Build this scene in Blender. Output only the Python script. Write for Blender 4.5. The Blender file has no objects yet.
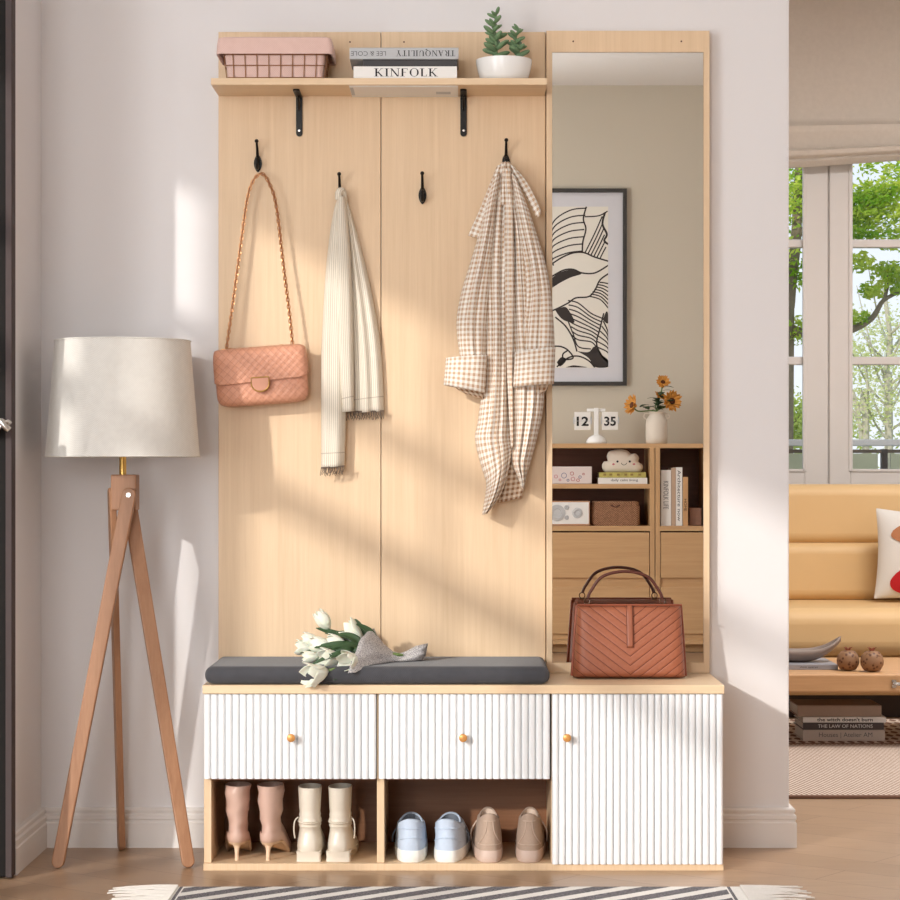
import bpy, math, random
from math import sin, cos, pi, sqrt, tan, radians
from mathutils import Vector, Matrix
random.seed(7)
scn = bpy.context.scene
COL = scn.collection

# ------------------------------------------------------------------ camera
F = 2278.0; CX, CY = 463.0, 470.0; CAMY = -5.59; H = 0.9245
YM = -0.030                                   # the mirror glass plane
def P(px, py, y):
    s = F / (y - CAMY)
    return Vector(((px - CX) / s, y, H - (py - CY) / s))
def PM(px, py, y):                            # a place seen in the mirror at (px,py) that really stands at y
    s = F / (2 * YM - y - CAMY)
    return Vector(((px - CX) / s, y, H - (py - CY) / s))
cam = bpy.data.objects.new('camera', bpy.data.cameras.new('camera'))
COL.objects.link(cam)
cam.location = (0, CAMY, H); cam.rotation_euler = (pi / 2, 0, 0)
cam.data.sensor_width = 36; cam.data.lens = F * 36 / 900
cam.data.shift_x = -(CX - 450) / 900; cam.data.shift_y = (CY - 450) / 900
cam.data.clip_end = 200
scn.camera = cam

# ------------------------------------------------------------------ materials
def lin(c):
    if isinstance(c, (int, float)): c = (c, c, c)
    r = []
    for v in c:
        v = v / 255.0
        r.append(v / 12.92 if v <= 0.04045 else ((v + 0.055) / 1.055) ** 2.4)
    return (*r, 1)
class NT:
    def __init__(self, name):
        self.m = bpy.data.materials.new(name); self.m.use_nodes = True
        self.t = self.m.node_tree; self.n = self.t.nodes; self.l = self.t.links
        self.b = self.n['Principled BSDF']; self.out = self.n['Material Output']
    def node(self, typ, **kw):
        nd = self.n.new(typ)
        for k, v in kw.items():
            if k.startswith('i_'): nd.inputs[k[2:].replace('_', ' ')].default_value = v
            else: setattr(nd, k, v)
        return nd
    def link(self, a, b): self.l.new(a, b)
    def coord(self, kind='Object', scale=(1, 1, 1), rot=(0, 0, 0)):
        tc = self.node('ShaderNodeTexCoord'); mp = self.node('ShaderNodeMapping')
        mp.inputs['Scale'].default_value = scale; mp.inputs['Rotation'].default_value = rot
        self.link(tc.outputs[kind], mp.inputs['Vector']); return mp.outputs['Vector']
    def math(self, op, a, b=None, c=None):
        nd = self.node('ShaderNodeMath', operation=op)
        for i, v in enumerate((a, b, c)):
            if v is None: continue
            if isinstance(v, (int, float)): nd.inputs[i].default_value = v
            else: self.link(v, nd.inputs[i])
        return nd.outputs[0]
    def mix(self, fac, a, b):
        nd = self.node('ShaderNodeMix', data_type='RGBA')
        for key, v in (('Factor', fac), ('A', a), ('B', b)):
            s = [i for i in nd.inputs if i.name == key and (i.type == 'RGBA' or key == 'Factor' and i.type == 'VALUE')][0]
            if isinstance(v, (int, float, tuple)): s.default_value = v
            else: self.link(v, s)
        return [o for o in nd.outputs if o.type == 'RGBA'][0]
    def noise(self, vec, scale=5, detail=3, rough=.5):
        nd = self.node('ShaderNodeTexNoise'); nd.inputs['Scale'].default_value = scale
        nd.inputs['Detail'].default_value = detail; nd.inputs['Roughness'].default_value = rough
        self.link(vec, nd.inputs['Vector']); return nd.outputs['Fac']
    def ramp(self, fac, p0, p1):
        nd = self.node('ShaderNodeMapRange'); nd.inputs['From Min'].default_value = p0; nd.inputs['From Max'].default_value = p1
        self.link(fac, nd.inputs['Value']); return nd.outputs['Result']
    def bump(self, h, strength=.2, dist=.002):
        nd = self.node('ShaderNodeBump'); nd.inputs['Strength'].default_value = strength; nd.inputs['Distance'].default_value = dist
        self.link(h, nd.inputs['Height']); self.link(nd.outputs['Normal'], self.b.inputs['Normal'])
    def setp(self, rough=.5, metal=0, spec=.5, col=None, coat=0, sheen=0):
        self.b.inputs['Roughness'].default_value = rough; self.b.inputs['Metallic'].default_value = metal
        self.b.inputs['Specular IOR Level'].default_value = spec
        if coat: self.b.inputs['Coat Weight'].default_value = coat
        if sheen: self.b.inputs['Sheen Weight'].default_value = sheen
        if col is not None: self.base(col)
        return self
    def base(self, c):
        if isinstance(c, tuple): self.b.inputs['Base Color'].default_value = c
        else: self.link(c, self.b.inputs['Base Color'])
def plain(name, c, rough=.5, metal=0, spec=.5, var=.04, nscale=40, bump=0, coat=0, sheen=0):
    m = NT(name).setp(rough, metal, spec, None, coat, sheen)
    v = m.coord(); n = m.noise(v, nscale, 3)
    a = lin(c); d = tuple(x * (1 - var * 2) for x in a[:3]) + (1,)
    m.base(m.mix(n, d, a))
    if bump: m.bump(n, bump, .002)
    return m.m
def wood(name, c1, c2, scale=(60, 60, 1.6), rough=.45, coat=0, fine=1.0):
    m = NT(name).setp(rough, 0, .4, None, coat)
    v = m.coord('Object', scale); n = m.noise(v, 1.5, 6, .65)
    v2 = m.coord('Object', tuple(s * 3.2 for s in scale)); n2 = m.noise(v2, 2, 3, .6)
    f = m.math('ADD', m.math('MULTIPLY', n, .65), m.math('MULTIPLY', n2, .35 * fine))
    m.base(m.mix(m.ramp(f, .32, .68), lin(c2), lin(c1)))
    m.bump(n2, .05, .001)
    return m.m
def fabric(name, c1, c2, scale=900, rough=.95, bump=.3, rot=0, sheen=.2):
    m = NT(name).setp(rough, 0, .2, None, 0, sheen)
    v = m.coord('Object')
    sx = m.node('ShaderNodeSeparateXYZ'); m.link(v, sx.inputs[0])
    a = m.math('SINE', m.math('MULTIPLY', m.math('ADD', sx.outputs[0], sx.outputs[1]), scale))
    b = m.math('SINE', m.math('MULTIPLY', m.math('ADD', sx.outputs[2], sx.outputs[1]), scale))
    w = m.math('MULTIPLY', a, b)
    n = m.noise(v, 55, 4, .6)
    f = m.math('ADD', m.math('MULTIPLY', w, .25), m.math('ADD', m.math('MULTIPLY', n, .5), .26))
    m.base(m.mix(m.ramp(f, .25, .8), lin(c2), lin(c1)))
    m.bump(f, bump, .001)
    return m.m
PAN = wood('panel_wood', (228, 200, 166), (216, 186, 150), (45, 45, 1.3))
TOPW = wood('top_wood', (230, 204, 170), (218, 188, 152), (1.4, 45, 45))
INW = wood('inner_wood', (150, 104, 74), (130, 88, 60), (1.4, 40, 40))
SIDEW = wood('sideboard_wood', (208, 170, 126), (192, 152, 108), (1.2, 40, 40))
SIDEV = wood('sideboard_wood_upright', (208, 170, 126), (192, 152, 108), (40, 40, 1.2))
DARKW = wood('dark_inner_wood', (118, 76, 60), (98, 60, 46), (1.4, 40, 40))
LAMPW = wood('lamp_wood', (174, 130, 98), (152, 108, 78), (30, 30, 2.5))
TABW = wood('table_wood', (204, 160, 116), (186, 142, 98), (1.2, 25, 25))
WHITE = plain('white_lacquer', (236, 237, 238), .38, var=.005)
WALLM = plain('white_wall', (226, 223, 223), .9, var=.008, nscale=3, spec=.2)
BEIGE = plain('beige_wall', (206, 198, 182), .9, var=.02, nscale=2, spec=.2)
TRIMM = plain('white_trim', (226, 221, 217), .5, var=.005)
CEILM = plain('ceiling_paint', (240, 240, 240), .9, var=.005, spec=.2)
BLACK = plain('black_metal', (28, 26, 24), .38, .6, var=.05)
BLACKP = plain('black_print', (22, 22, 24), .7, var=.02)
GREYP = plain('grey_print', (96, 96, 98), .7, var=.02)
STEEL = plain('steel', (200, 196, 190), .25, 1, var=.03)
GOLD = plain('brushed_gold', (205, 168, 96), .3, 1, var=.03)
ROSE = plain('rose_gold', (206, 150, 104), .35, .8, var=.05)
KNOB = plain('amber_knob', (214, 152, 84), .35, .3, var=.05)
DOORM = plain('dark_door', (34, 31, 30), .75, spec=.15, var=.03)
DOORF = plain('door_edge', (80, 70, 69), .7, spec=.15, var=.03)
PAPER = plain('paper_white', (238, 236, 232), .8, var=.01)
PAPG = plain('paper_grey', (196, 198, 200), .7, var=.02)
PAGES = plain('pages', (214, 206, 194), .9, var=.06, nscale=400)
CUSH = fabric('charcoal_fabric', (80, 80, 84), (62, 62, 66), 1500)
PINKF = fabric('pink_fabric', (226, 196, 186), (214, 180, 170), 1200)
LINEN = fabric('linen_shade', (226, 223, 216), (208, 204, 197), 1300, bump=.2)
BLINDF = fabric('blind_fabric', (224, 214, 202), (210, 200, 188), 1300)
LEATH = plain('tan_leather', (220, 184, 132), .55, var=.03, nscale=8, bump=.15)
CERAM = plain('white_ceramic', (240, 240, 238), .2, var=.01)
CREAMC = plain('cream_ceramic', (226, 216, 202), .6, var=.03)
GLASSM = None
def glassmat():
    m = NT('window_glass'); m.n.remove(m.b)
    tr = m.node('ShaderNodeBsdfTransparent'); gl = m.node('ShaderNodeBsdfGlossy'); gl.inputs['Roughness'].default_value = .02
    fr = m.node('ShaderNodeLayerWeight'); ff = m.math('ADD', m.math('MULTIPLY', m.math('POWER', fr.outputs['Facing'], 4.0), .4), .02)
    mx = m.node('ShaderNodeMixShader'); m.link(ff, mx.inputs[0]); m.link(tr.outputs[0], mx.inputs[1]); m.link(gl.outputs[0], mx.inputs[2])
    m.link(mx.outputs[0], m.out.inputs['Surface']); return m.m
GLASSM = glassmat()
MIRM = NT('mirror_silver').setp(0.0, 1, .5, lin((244, 243, 240))).m

def uvmat(name, fn, rough=.9, sheen=.1, spec=.3):
    m = NT(name).setp(rough, 0, spec, None, 0, sheen)
    tc = m.node('ShaderNodeTexCoord'); sp = m.node('ShaderNodeSeparateXYZ'); m.link(tc.outputs['UV'], sp.inputs[0])
    fn(m, sp.outputs[0], sp.outputs[1], tc); return m.m
def gingham(m, u, v, tc, p=.0125, a=(240, 236, 228), b=(192, 160, 130)):
    def st(x):
        f = m.math('FRACT', m.math('ADD', m.math('DIVIDE', x, p), 50.0))
        return m.math('LESS_THAN', f, .5)
    s = m.math('MULTIPLY', m.math('ADD', st(u), st(v)), .5)
    m.base(m.mix(m.math('POWER', s, 1.15), lin(a), lin(b)))
    m.bump(m.noise(tc.outputs['UV'], 60, 4), .35, .004)
GING = uvmat('gingham_cotton', gingham)
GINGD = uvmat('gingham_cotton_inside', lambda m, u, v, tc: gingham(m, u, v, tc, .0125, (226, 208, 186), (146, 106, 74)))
def scarfm(m, u, v, tc):
    f = m.math('FRACT', m.math('ADD', m.math('DIVIDE', u, .0052), 50.0))
    ln = m.math('LESS_THAN', f, .3)
    hb = m.math('LESS_THAN', m.math('ABSOLUTE', m.math('SUBTRACT', v, .034)), .0011)
    k = m.math('MAXIMUM', m.math('MULTIPLY', ln, .5), m.math('MULTIPLY', hb, .6))
    m.base(m.mix(k, lin((226, 218, 202)), lin((146, 128, 108))))
    m.bump(m.noise(tc.outputs['UV'], 90, 3), .3, .002)
SCARF = uvmat('scarf_knit', scarfm)
def chevron(m, u, v, tc):
    k = m.math('SUBTRACT', v, m.math('MULTIPLY', m.math('ABSOLUTE', u), .76))
    f = m.math('ABSOLUTE', m.math('SUBTRACT', m.math('FRACT', m.math('ADD', m.math('DIVIDE', k, .0215), 50.0)), .5))
    g = m.math('LESS_THAN', f, .04)
    n = m.noise(tc.outputs['UV'], 120, 4)
    c = m.mix(n, lin((142, 80, 54)), lin((158, 94, 66)))
    m.base(m.mix(g, c, lin((86, 34, 20)))); m.bump(n, .15, .001)
CHEV = uvmat('chevron_leather', chevron, .5, 0, .4)
BROWNL = plain('brown_leather', (150, 76, 48), .5, var=.08, nscale=150, bump=.2)
HANDL = plain('dark_brown_leather', (92, 42, 28), .5, var=.08, nscale=150)
def quilt(m, u, v, tc):
    def ln(s):
        k = m.math('ADD', m.math('MULTIPLY', u, 1.0 * s), m.math('MULTIPLY', v, 1.0))
        f = m.math('ABSOLUTE', m.math('SUBTRACT', m.math('FRACT', m.math('ADD', m.math('DIVIDE', k, .0195), 50.0)), .5))
        return m.math('LESS_THAN', f, .05)
    g = m.math('MAXIMUM', ln(1), ln(-1)); n = m.noise(tc.outputs['UV'], 90, 4)
    c = m.mix(n, lin((206, 146, 118)), lin((220, 162, 134)))
    m.base(m.mix(m.math('MULTIPLY', g, .32), c, lin((150, 84, 58)))); m.bump(n, .2, .001)
QUILT = uvmat('quilted_leather', quilt, .5, 0, .4)
PEACHL = plain('peach_leather', (206, 146, 118), .5, var=.05, nscale=120, bump=.2)

# ------------------------------------------------------------------ mesh builder
OFF = {}
def ellring(c, a, b, n, ph=0):
    return [c + a * cos(2 * pi * i / n + ph) + b * sin(2 * pi * i / n + ph) for i in range(n)]
class MB:
    def __init__(self): self.v = []; self.f = []; self.uv = {}; self.mi = {}
    def add(self, vs, fs, uvs=None, mi=0):
        b = len(self.v); self.v += [Vector(x) for x in vs]
        for k, f in enumerate(fs):
            self.f.append(tuple(b + i for i in f))
            if mi: self.mi[len(self.f) - 1] = mi
        if uvs:
            for i, u in enumerate(uvs): self.uv[b + i] = u
        return self
    def box(self, x0, x1, y0, y1, z0, z1, mi=0):
        v = [(x, y, z) for z in (z0, z1) for y in (y0, y1) for x in (x0, x1)]
        return self.add(v, [(0, 2, 3, 1), (4, 5, 7, 6), (0, 1, 5, 4), (2, 6, 7, 3), (0, 4, 6, 2), (1, 3, 7, 5)], mi=mi)
    def loft(self, rings, cap0=True, cap1=True, closed=True, uv=False, mi=0):
        n = len(rings[0]); v = [p for r in rings for p in r]; f = []
        m = n if closed else n - 1
        for k in range(len(rings) - 1):
            for i in range(m):
                j = (i + 1) % n
                f.append((k * n + i, k * n + j, (k + 1) * n + j, (k + 1) * n + i))
        if closed and cap0: f.append(tuple(range(n - 1, -1, -1)))
        if closed and cap1: f.append(tuple((len(rings) - 1) * n + i for i in range(n)))
        uvs = None
        if uv:
            uvs = []; vv = 0
            for k, r in enumerate(rings):
                if k: vv += (Vector(r[n // 4]) - Vector(rings[k - 1][n // 4])).length
                L = [0]
                for i in range(1, n): L.append(L[-1] + (Vector(r[i]) - Vector(r[i - 1])).length)
                mid = L[n // 4 if closed else n // 2]
                uvs += [(l - mid, vv) for l in L]
            tot = vv; uvs = [(a, tot - b) for a, b in uvs]
        return self.add(v, f, uvs, mi)
    def tube(self, pts, r, n=8, closed=False, mi=0, uv=False):
        pts = [Vector(p) for p in pts]; m = len(pts); rings = []
        up = None
        for i, p in enumerate(pts):
            if closed: t = pts[(i + 1) % m] - pts[i - 1]
            else: t = pts[min(i + 1, m - 1)] - pts[max(i - 1, 0)]
            t = t.normalized() if t.length > 1e-9 else Vector((0, 0, 1))
            if up is None: up = Vector((0, 0, 1)) if abs(t.z) < .9 else Vector((1, 0, 0))
            a = t.cross(up); a = a.normalized() if a.length > 1e-6 else Vector((1, 0, 0)); b = t.cross(a).normalized(); up = -b
            rr = r(i / max(1, m - 1)) if callable(r) else r
            rings.append([p + (a * cos(2 * pi * k / n) + b * sin(2 * pi * k / n)) * rr for k in range(n)])
        if closed: rings.append(rings[0]); return self.loft(rings, False, False, mi=mi)
        return self.loft(rings, mi=mi, uv=uv)
    def lathe(self, prof, c, n=32, axis='z', mi=0, cap0=True, cap1=True, sx=1, sy=1):
        c = Vector(c); rings = []
        for r, h in prof:
            ring = []
            for i in range(n):
                a = 2 * pi * i / n; x, y = r * cos(a) * sx, r * sin(a) * sy
                ring.append(c + (Vector((x, y, h)) if axis == 'z' else Vector((x, h, y)) if axis == 'y' else Vector((h, x, y))))
            rings.append(ring)
        return self.loft(rings, cap0, cap1, mi=mi)
    def ell(self, c, A, B, C, nu=12, nv=8, sharp=0, mi=0):
        c, A, B, C = Vector(c), Vector(A), Vector(B), Vector(C); rings = []
        for j in range(nv + 1):
            ph = -pi / 2 + pi * j / nv; ph = max(-pi / 2 + .02, min(pi / 2 - .02, ph))
            k = cos(ph)
            if sharp and ph > 0: k = k ** (1 + sharp)
            rings.append([c + (A * cos(2 * pi * i / nu) + B * sin(2 * pi * i / nu)) * k + C * sin(ph) for i in range(nu)])
        return self.loft(rings, mi=mi)
    def prism(self, poly, y0, y1, axis='y', mi=0):
        n = len(poly)
        def q(p, d):
            return (p[0], d, p[1]) if axis == 'y' else (p[0], p[1], d) if axis == 'z' else (d, p[0], p[1])
        v = [q(p, y0) for p in poly] + [q(p, y1) for p in poly]
        f = [(i, (i + 1) % n, n + (i + 1) % n, n + i) for i in range(n)] + [tuple(range(n - 1, -1, -1)), tuple(range(n, 2 * n))]
        return self.add(v, f, mi=mi)
    def grid(self, fn, nu, nv, uvf=None, mi=0):
        v = []; uvs = []
        for j in range(nv + 1):
            for i in range(nu + 1):
                v.append(fn(i / nu, j / nv))
                if uvf: uvs.append(uvf(i / nu, j / nv))
        f = [(j * (nu + 1) + i, j * (nu + 1) + i + 1, (j + 1) * (nu + 1) + i + 1, (j + 1) * (nu + 1) + i) for j in range(nv) for i in range(nu)]
        return self.add(v, f, uvs or None, mi)
    def xf(self, M):
        self.v = [M @ p for p in self.v]; return self
    def build(self, name, mat, parent=None, label=None, smooth=True, bevel=0, seg=2, solid=0, sub=0, local=False, angle=40, kind=None):
        off = OFF.get(parent.name, Vector()) if (parent is not None and not local) else Vector()
        me = bpy.data.meshes.new(name)
        me.from_pydata([tuple(p - off) for p in self.v], [], self.f)
        mats = mat if isinstance(mat, (list, tuple)) else [mat]
        for mm in mats: me.materials.append(mm)
        for i, k in self.mi.items(): me.polygons[i].material_index = k
        if self.uv:
            ul = me.uv_layers.new(name='UVMap')
            for lp in me.loops: ul.data[lp.index].uv = self.uv.get(lp.vertex_index, (0, 0))
        import bmesh
        bm = bmesh.new(); bm.from_mesh(me); bmesh.ops.recalc_face_normals(bm, faces=bm.faces)
        for f in bm.faces: f.smooth = smooth
        if smooth:
            for e in bm.edges:
                if len(e.link_faces) == 2 and e.calc_face_angle(0) > radians(angle): e.smooth = False
        bm.to_mesh(me); bm.free()
        o = bpy.data.objects.new(name, me); COL.objects.link(o)
        if parent is not None:
            o.parent = parent; OFF[o.name] = OFF.get(parent.name, Vector()) if not local else Vector()
        if label: o['label'] = label
        if kind: o['kind'] = kind
        if bevel:
            md = o.modifiers.new('b', 'BEVEL'); md.width = bevel; md.segments = seg; md.limit_method = 'ANGLE'; md.angle_limit = radians(35)
            md.harden_normals = False
        if solid:
            md = o.modifiers.new('s', 'SOLIDIFY'); md.thickness = solid; md.offset = 0
        if sub:
            md = o.modifiers.new('u', 'SUBSURF'); md.levels = sub; md.render_levels = sub
        return o
def thing(name, label, cat, loc=(0, 0, 0), group=None, kind=None):
    o = bpy.data.objects.new(name, None); COL.objects.link(o); o.location = loc; o.empty_display_size = .05
    OFF[o.name] = Vector(loc)
    if label: o['label'] = label
    if cat: o['category'] = cat
    if group: o['group'] = group
    if kind: o['kind'] = kind
    return o
def tag(o, label, cat, group=None):
    o['label'] = label; o['category'] = cat
    if group: o['group'] = group
    return o
def struct(o, label=None):
    o['kind'] = 'structure'
    if label: o['label'] = label
    return o
def dup(root, loc=None, rotz=None, label=None, group=None, mirror=False):
    kids = {}
    for o in COL.objects:
        if o.parent: kids.setdefault(o.parent.name, []).append(o)
    def rec(o, par):
        c = o.copy(); COL.objects.link(c); c.parent = par
        for ch in kids.get(o.name, []): rec(ch, c)
        return c
    r = rec(root, None)
    if loc is not None: r.location = loc
    if rotz is not None: r.rotation_euler.z = rotz
    if label: r['label'] = label
    if group: r['group'] = group
    return r
def interp(tab, x):
    if x <= tab[0][0]: return tab[0][1:]
    for a, b in zip(tab, tab[1:]):
        if x <= b[0]:
            t = (x - a[0]) / (b[0] - a[0]); return tuple(p + (q - p) * t for p, q in zip(a[1:], b[1:]))
    return tab[-1][1:]
def smoothpath(pts, n=8):
    pts = [Vector(p) for p in pts]; out = []
    for i in range(len(pts) - 1):
        p0 = pts[max(i - 1, 0)]; p1 = pts[i]; p2 = pts[i + 1]; p3 = pts[min(i + 2, len(pts) - 1)]
        for k in range(n):
            t = k / n
            out.append(.5 * ((2 * p1) + (p2 - p0) * t + (2 * p0 - 5 * p1 + 4 * p2 - p3) * t * t + (3 * p1 - p0 - 3 * p2 + p3) * t ** 3))
    out.append(pts[-1]); return out

# ------------------------------------------------------------------ lettering
def glyphs_sans(s, bold=0):
    cu = bpy.data.curves.new('t', 'FONT'); cu.body = s; cu.offset = bold; cu.size = 1; cu.resolution_u = 3
    o = bpy.data.objects.new('t', cu); COL.objects.link(o)
    dg = bpy.context.evaluated_depsgraph_get(); dg.update()
    me = bpy.data.meshes.new_from_object(o.evaluated_get(dg))
    v = [(p.co.x, p.co.y) for p in me.vertices]; f = [tuple(p.vertices) for p in me.polygons]
    bpy.data.objects.remove(o); bpy.data.curves.remove(cu); bpy.data.meshes.remove(me)
    return v, f
TH, TN = .15, .05
def _bar(x0, y0, x1, y1, w):            # bar whose width is measured in x (or y when horizontal)
    if abs(y1 - y0) < 1e-6: return [(x0, y0 - w / 2), (x1, y0 - w / 2), (x1, y0 + w / 2), (x0, y0 + w / 2)]
    return [(x0 - w / 2, y0), (x0 + w / 2, y0), (x1 + w / 2, y1), (x1 - w / 2, y1)]
def _ser(x, y, w=.2): return [(x - w, y - .02), (x + w, y - .02), (x + w, y + .02), (x - w, y + .02)]
def _bowl(cx, cy, rx, ry, a0=0, a1=360, n=28):
    q = []
    for i in range(n):
        ps = []
        for a in (a0 + (a1 - a0) * i / n, a0 + (a1 - a0) * (i + 1) / n):
            r = radians(a); t = TN + (TH - TN) * abs(cos(r)) ** 1.3
            ps.append(((cx + rx * cos(r), cy + ry * sin(r)), (cx + (rx - t) * cos(r), cy + (ry - TN) * sin(r))))
        q.append([ps[0][0], ps[1][0], ps[1][1], ps[0][1]])
    return q
SER = {
 'K': (.78, lambda: [_bar(.14, 0, .14, 1, TH), _bar(.2, .42, .62, 1, TN), _bar(.66, 0, .28, .56, TH), _ser(.14, .98), _ser(.14, .02), _ser(.62, .98, .14), _ser(.66, .02, .16)]),
 'I': (.36, lambda: [_bar(.18, 0, .18, 1, TH), _ser(.18, .98), _ser(.18, .02)]),
 'N': (.86, lambda: [_bar(.14, 0, .14, 1, TN), _bar(.7, 0, .12, 1, TH), _bar(.74, 0, .74, 1, TN), _ser(.14, .02, .14), _ser(.08, .98, .1), _ser(.74, .98, .14)]),
 'F': (.62, lambda: [_bar(.14, 0, .14, 1, TH), _bar(.1, .97, .58, .97, .05), _bar(.14, .52, .46, .52, .05), _ser(.14, .02), [(.54, .78), (.58, .78), (.58, .98), (.54, .98)]]),
 'O': (.9, lambda: _bowl(.45, .5, .4, .52)),
 'L': (.62, lambda: [_bar(.14, 0, .14, 1, TH), _bar(.1, .03, .56, .03, .05), _ser(.14, .98), [(.52, .02), (.56, .02), (.56, .24), (.52, .24)]]),
 'T': (.74, lambda: [_bar(.37, 0, .37, 1, TH), _bar(.04, .97, .7, .97, .05), _ser(.37, .02), [(.04, .78), (.08, .78), (.08, .98), (.04, .98)], [(.66, .78), (.7, .78), (.7, .98), (.66, .98)]]),
 'R': (.76, lambda: [_bar(.14, 0, .14, 1, TH), _bar(.62, 0, .34, .5, TH), _ser(.14, .02), _ser(.64, .02, .12), _bar(.1, .97, .34, .97, .05), _bar(.14, .49, .34, .49, .05)] + _bowl(.34, .735, .25, .26, -90, 90, 14)),
 'A': (.82, lambda: [_bar(.12, 0, .42, 1, TN), _bar(.7, 0, .4, 1, TH), _bar(.22, .32, .6, .32, .05), _ser(.12, .02, .12), _ser(.7, .02, .14)]),
 'Q': (.9, lambda: _bowl(.45, .5, .4, .52) + [[(.4, .05), (.52, .08), (.86, -.2), (.7, -.24)]]),
 'U': (.82, lambda: [_bar(.16, .34, .16, 1, TH), _bar(.68, .34, .68, 1, TN), _ser(.16, .98, .16), _ser(.68, .98, .13)] + _bowl(.4, .34, .31, .36, 180, 360, 14)),
 'Y': (.78, lambda: [_bar(.4, 0, .4, .5, TH), _bar(.4, .45, .12, 1, TH), _bar(.42, .45, .68, 1, TN), _ser(.4, .02), _ser(.12, .98, .14), _ser(.68, .98, .12)]),
}
def glyphs_serif(s):
    v = []; f = []; x = 0
    for ch in s:
        if ch == ' ': x += .4; continue
        w, fn = SER[ch]
        for poly in fn():
            b = len(v); v += [(x + p[0], p[1]) for p in poly]; f.append(tuple(range(b, b + len(poly))))
        x += w + .1
    return v, f
def text(s, org, xdir, updir, width, height, mat, parent, name='lettering', serif=False, lift=None, bold=0):
    """lettering: org is its lower left, stretched to width x height."""
    v, f = glyphs_serif(s) if serif else glyphs_sans(s, bold)
    x0 = min(p[0] for p in v); x1 = max(p[0] for p in v); y0 = 0 if serif else min(p[1] for p in v); y1 = 1 if serif else max(p[1] for p in v)
    X = Vector(xdir) * (width / (x1 - x0)); U = Vector(updir) * (height / (y1 - y0)); N = Vector(xdir).cross(Vector(updir)).normalized() * (lift or .0004)
    mb = MB(); org = Vector(org)
    n = len(v)
    vs = [org + X * (p[0] - x0) + U * (p[1] - y0) for p in v]
    mb.add([p + N for p in vs], f)
    return mb.build(name, mat, parent, smooth=False)

# ================================================================== SETTING
ZC = 2.93; XL = -2.2; XR = 3.2; YB = -6.35; YW = 4.11
def floormat():
    m = NT('oak_floor').setp(.34, 0, .5)
    v = m.coord('Object', (1, 1, 1), (0, 0, radians(38)))
    br = m.node('ShaderNodeTexBrick'); br.inputs['Scale'].default_value = 1
    br.inputs['Brick Width'].default_value = .9; br.inputs['Row Height'].default_value = .14
    br.inputs['Mortar Size'].default_value = .0012; br.inputs['Bias'].default_value = 0
    br.inputs['Color1'].default_value = lin((174, 144, 116)); br.inputs['Color2'].default_value = lin((158, 128, 100)); br.inputs['Mortar'].default_value = lin((118, 86, 64))
    m.link(v, br.inputs['Vector'])
    v2 = m.coord('Object', (2, 28, 1), (0, 0, radians(38))); n = m.noise(v2, 2.2, 6, .65)
    c = m.mix(m.math('MULTIPLY', m.ramp(n, .3, .75), .45), br.outputs['Color'], lin((138, 108, 82)))
    m.base(c); m.bump(n, .06, .001); return m.m
FLOORM = floormat()
struct(MB().box(-2.5, 3.4, -6.6, 4.3, -.12, 0).build('floor', FLOORM, smooth=False))
struct(MB().box(-2.5, 3.4, -6.6, 4.3, ZC, ZC + .12).build('ceiling', CEILM, smooth=False))
wb = MB().box(-1.10, .80, 0, .16, 0, ZC)
struct(wb.build('wall_back', WALLM, bevel=.004, smooth=False))
struct(MB().box(-1.10, -1.035, -.402, 0, 0, ZC).build('wall_left', WALLM, smooth=False))
struct(MB().box(-2.3, -1.86, -.47, -.40, 0, ZC).box(-1.86, -1.035, -.47, -.40, 2.25, ZC).build('wall_entry', WALLM, smooth=False))
struct(MB().box(-1.16, -1.10, .0, 4.2, 0, ZC).build('wall_living_left', WALLM, smooth=False))
struct(MB().box(3.2, 3.32, YB, 4.2, 0, ZC).build('wall_right', WALLM, smooth=False))
# wall behind the photographer, with an opening for the added fill window
def holed(x0, x1, z0, z1, holes, y0, y1, axis='y'):
    mb = MB(); xs = sorted(holes); cur = x0
    def bx(a, b, c, d):
        if axis == 'y': mb.box(a, b, y0, y1, c, d)
        else: mb.box(y0, y1, a, b, c, d)
    for hx0, hx1, hz0, hz1 in xs:
        bx(cur, hx0, z0, z1); bx(hx0, hx1, z0, hz0); bx(hx0, hx1, hz1, z1); cur = hx1
    bx(cur, x1, z0, z1); return mb
struct(holed(-2.3, 3.32, 0, ZC, [(-1.95, -.45, .5, 2.5)], YB - .12, YB).build('wall_sideboard', BEIGE, smooth=False))
struct(holed(YB, -.47, 0, ZC, [(-4.62, -1.86, .55, 2.52)], XL - .10, XL, 'x').build('wall_window_side', WALLM, smooth=False))
# window wall of the living room
struct(holed(-1.16, 3.32, 0, ZC, [(.78, 2.60, .70, 2.60)], YW, YW + .14).build('wall_living_back', WALLM, smooth=False))

# big window the sun comes through (to the left of the camera)
w = thing('window_1', None, None, (XL, -3.3, .55), kind='structure')
mb = MB(); x0, x1 = XL - .07, XL - .03
mb.box(x0, x1, -4.62, -1.86, .55, .60).box(x0, x1, -4.62, -1.86, 2.47, 2.52).box(x0, x1, -4.62, -4.57, .55, 2.52).box(x0, x1, -1.90, -1.86, .55, 2.52)
mb.box(x0, x1, -2.46, -2.33, .6, 2.47)
mb.box(x0, x1, -3.80, -3.75, .6, 2.47)
mb.box(x0 + .01, x1 - .01, -3.17, -3.145, .6, 2.47)
mb.box(x0, x1, -4.6, -1.88, 1.80, 1.87).box(x0, x1, -4.6, -1.88, 2.10, 2.15)
mb.build('window_frame', TRIMM, w, smooth=False)
MB().box(XL - .052, XL - .048, -4.6, -1.88, .58, 2.5).build('window_pane', GLASSM, w, smooth=False)
w = thing('added_rear_window', None, None, (-1.2, YB, .5), kind='structure')  # unseen window, added to give the rear fill light an opening
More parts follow.
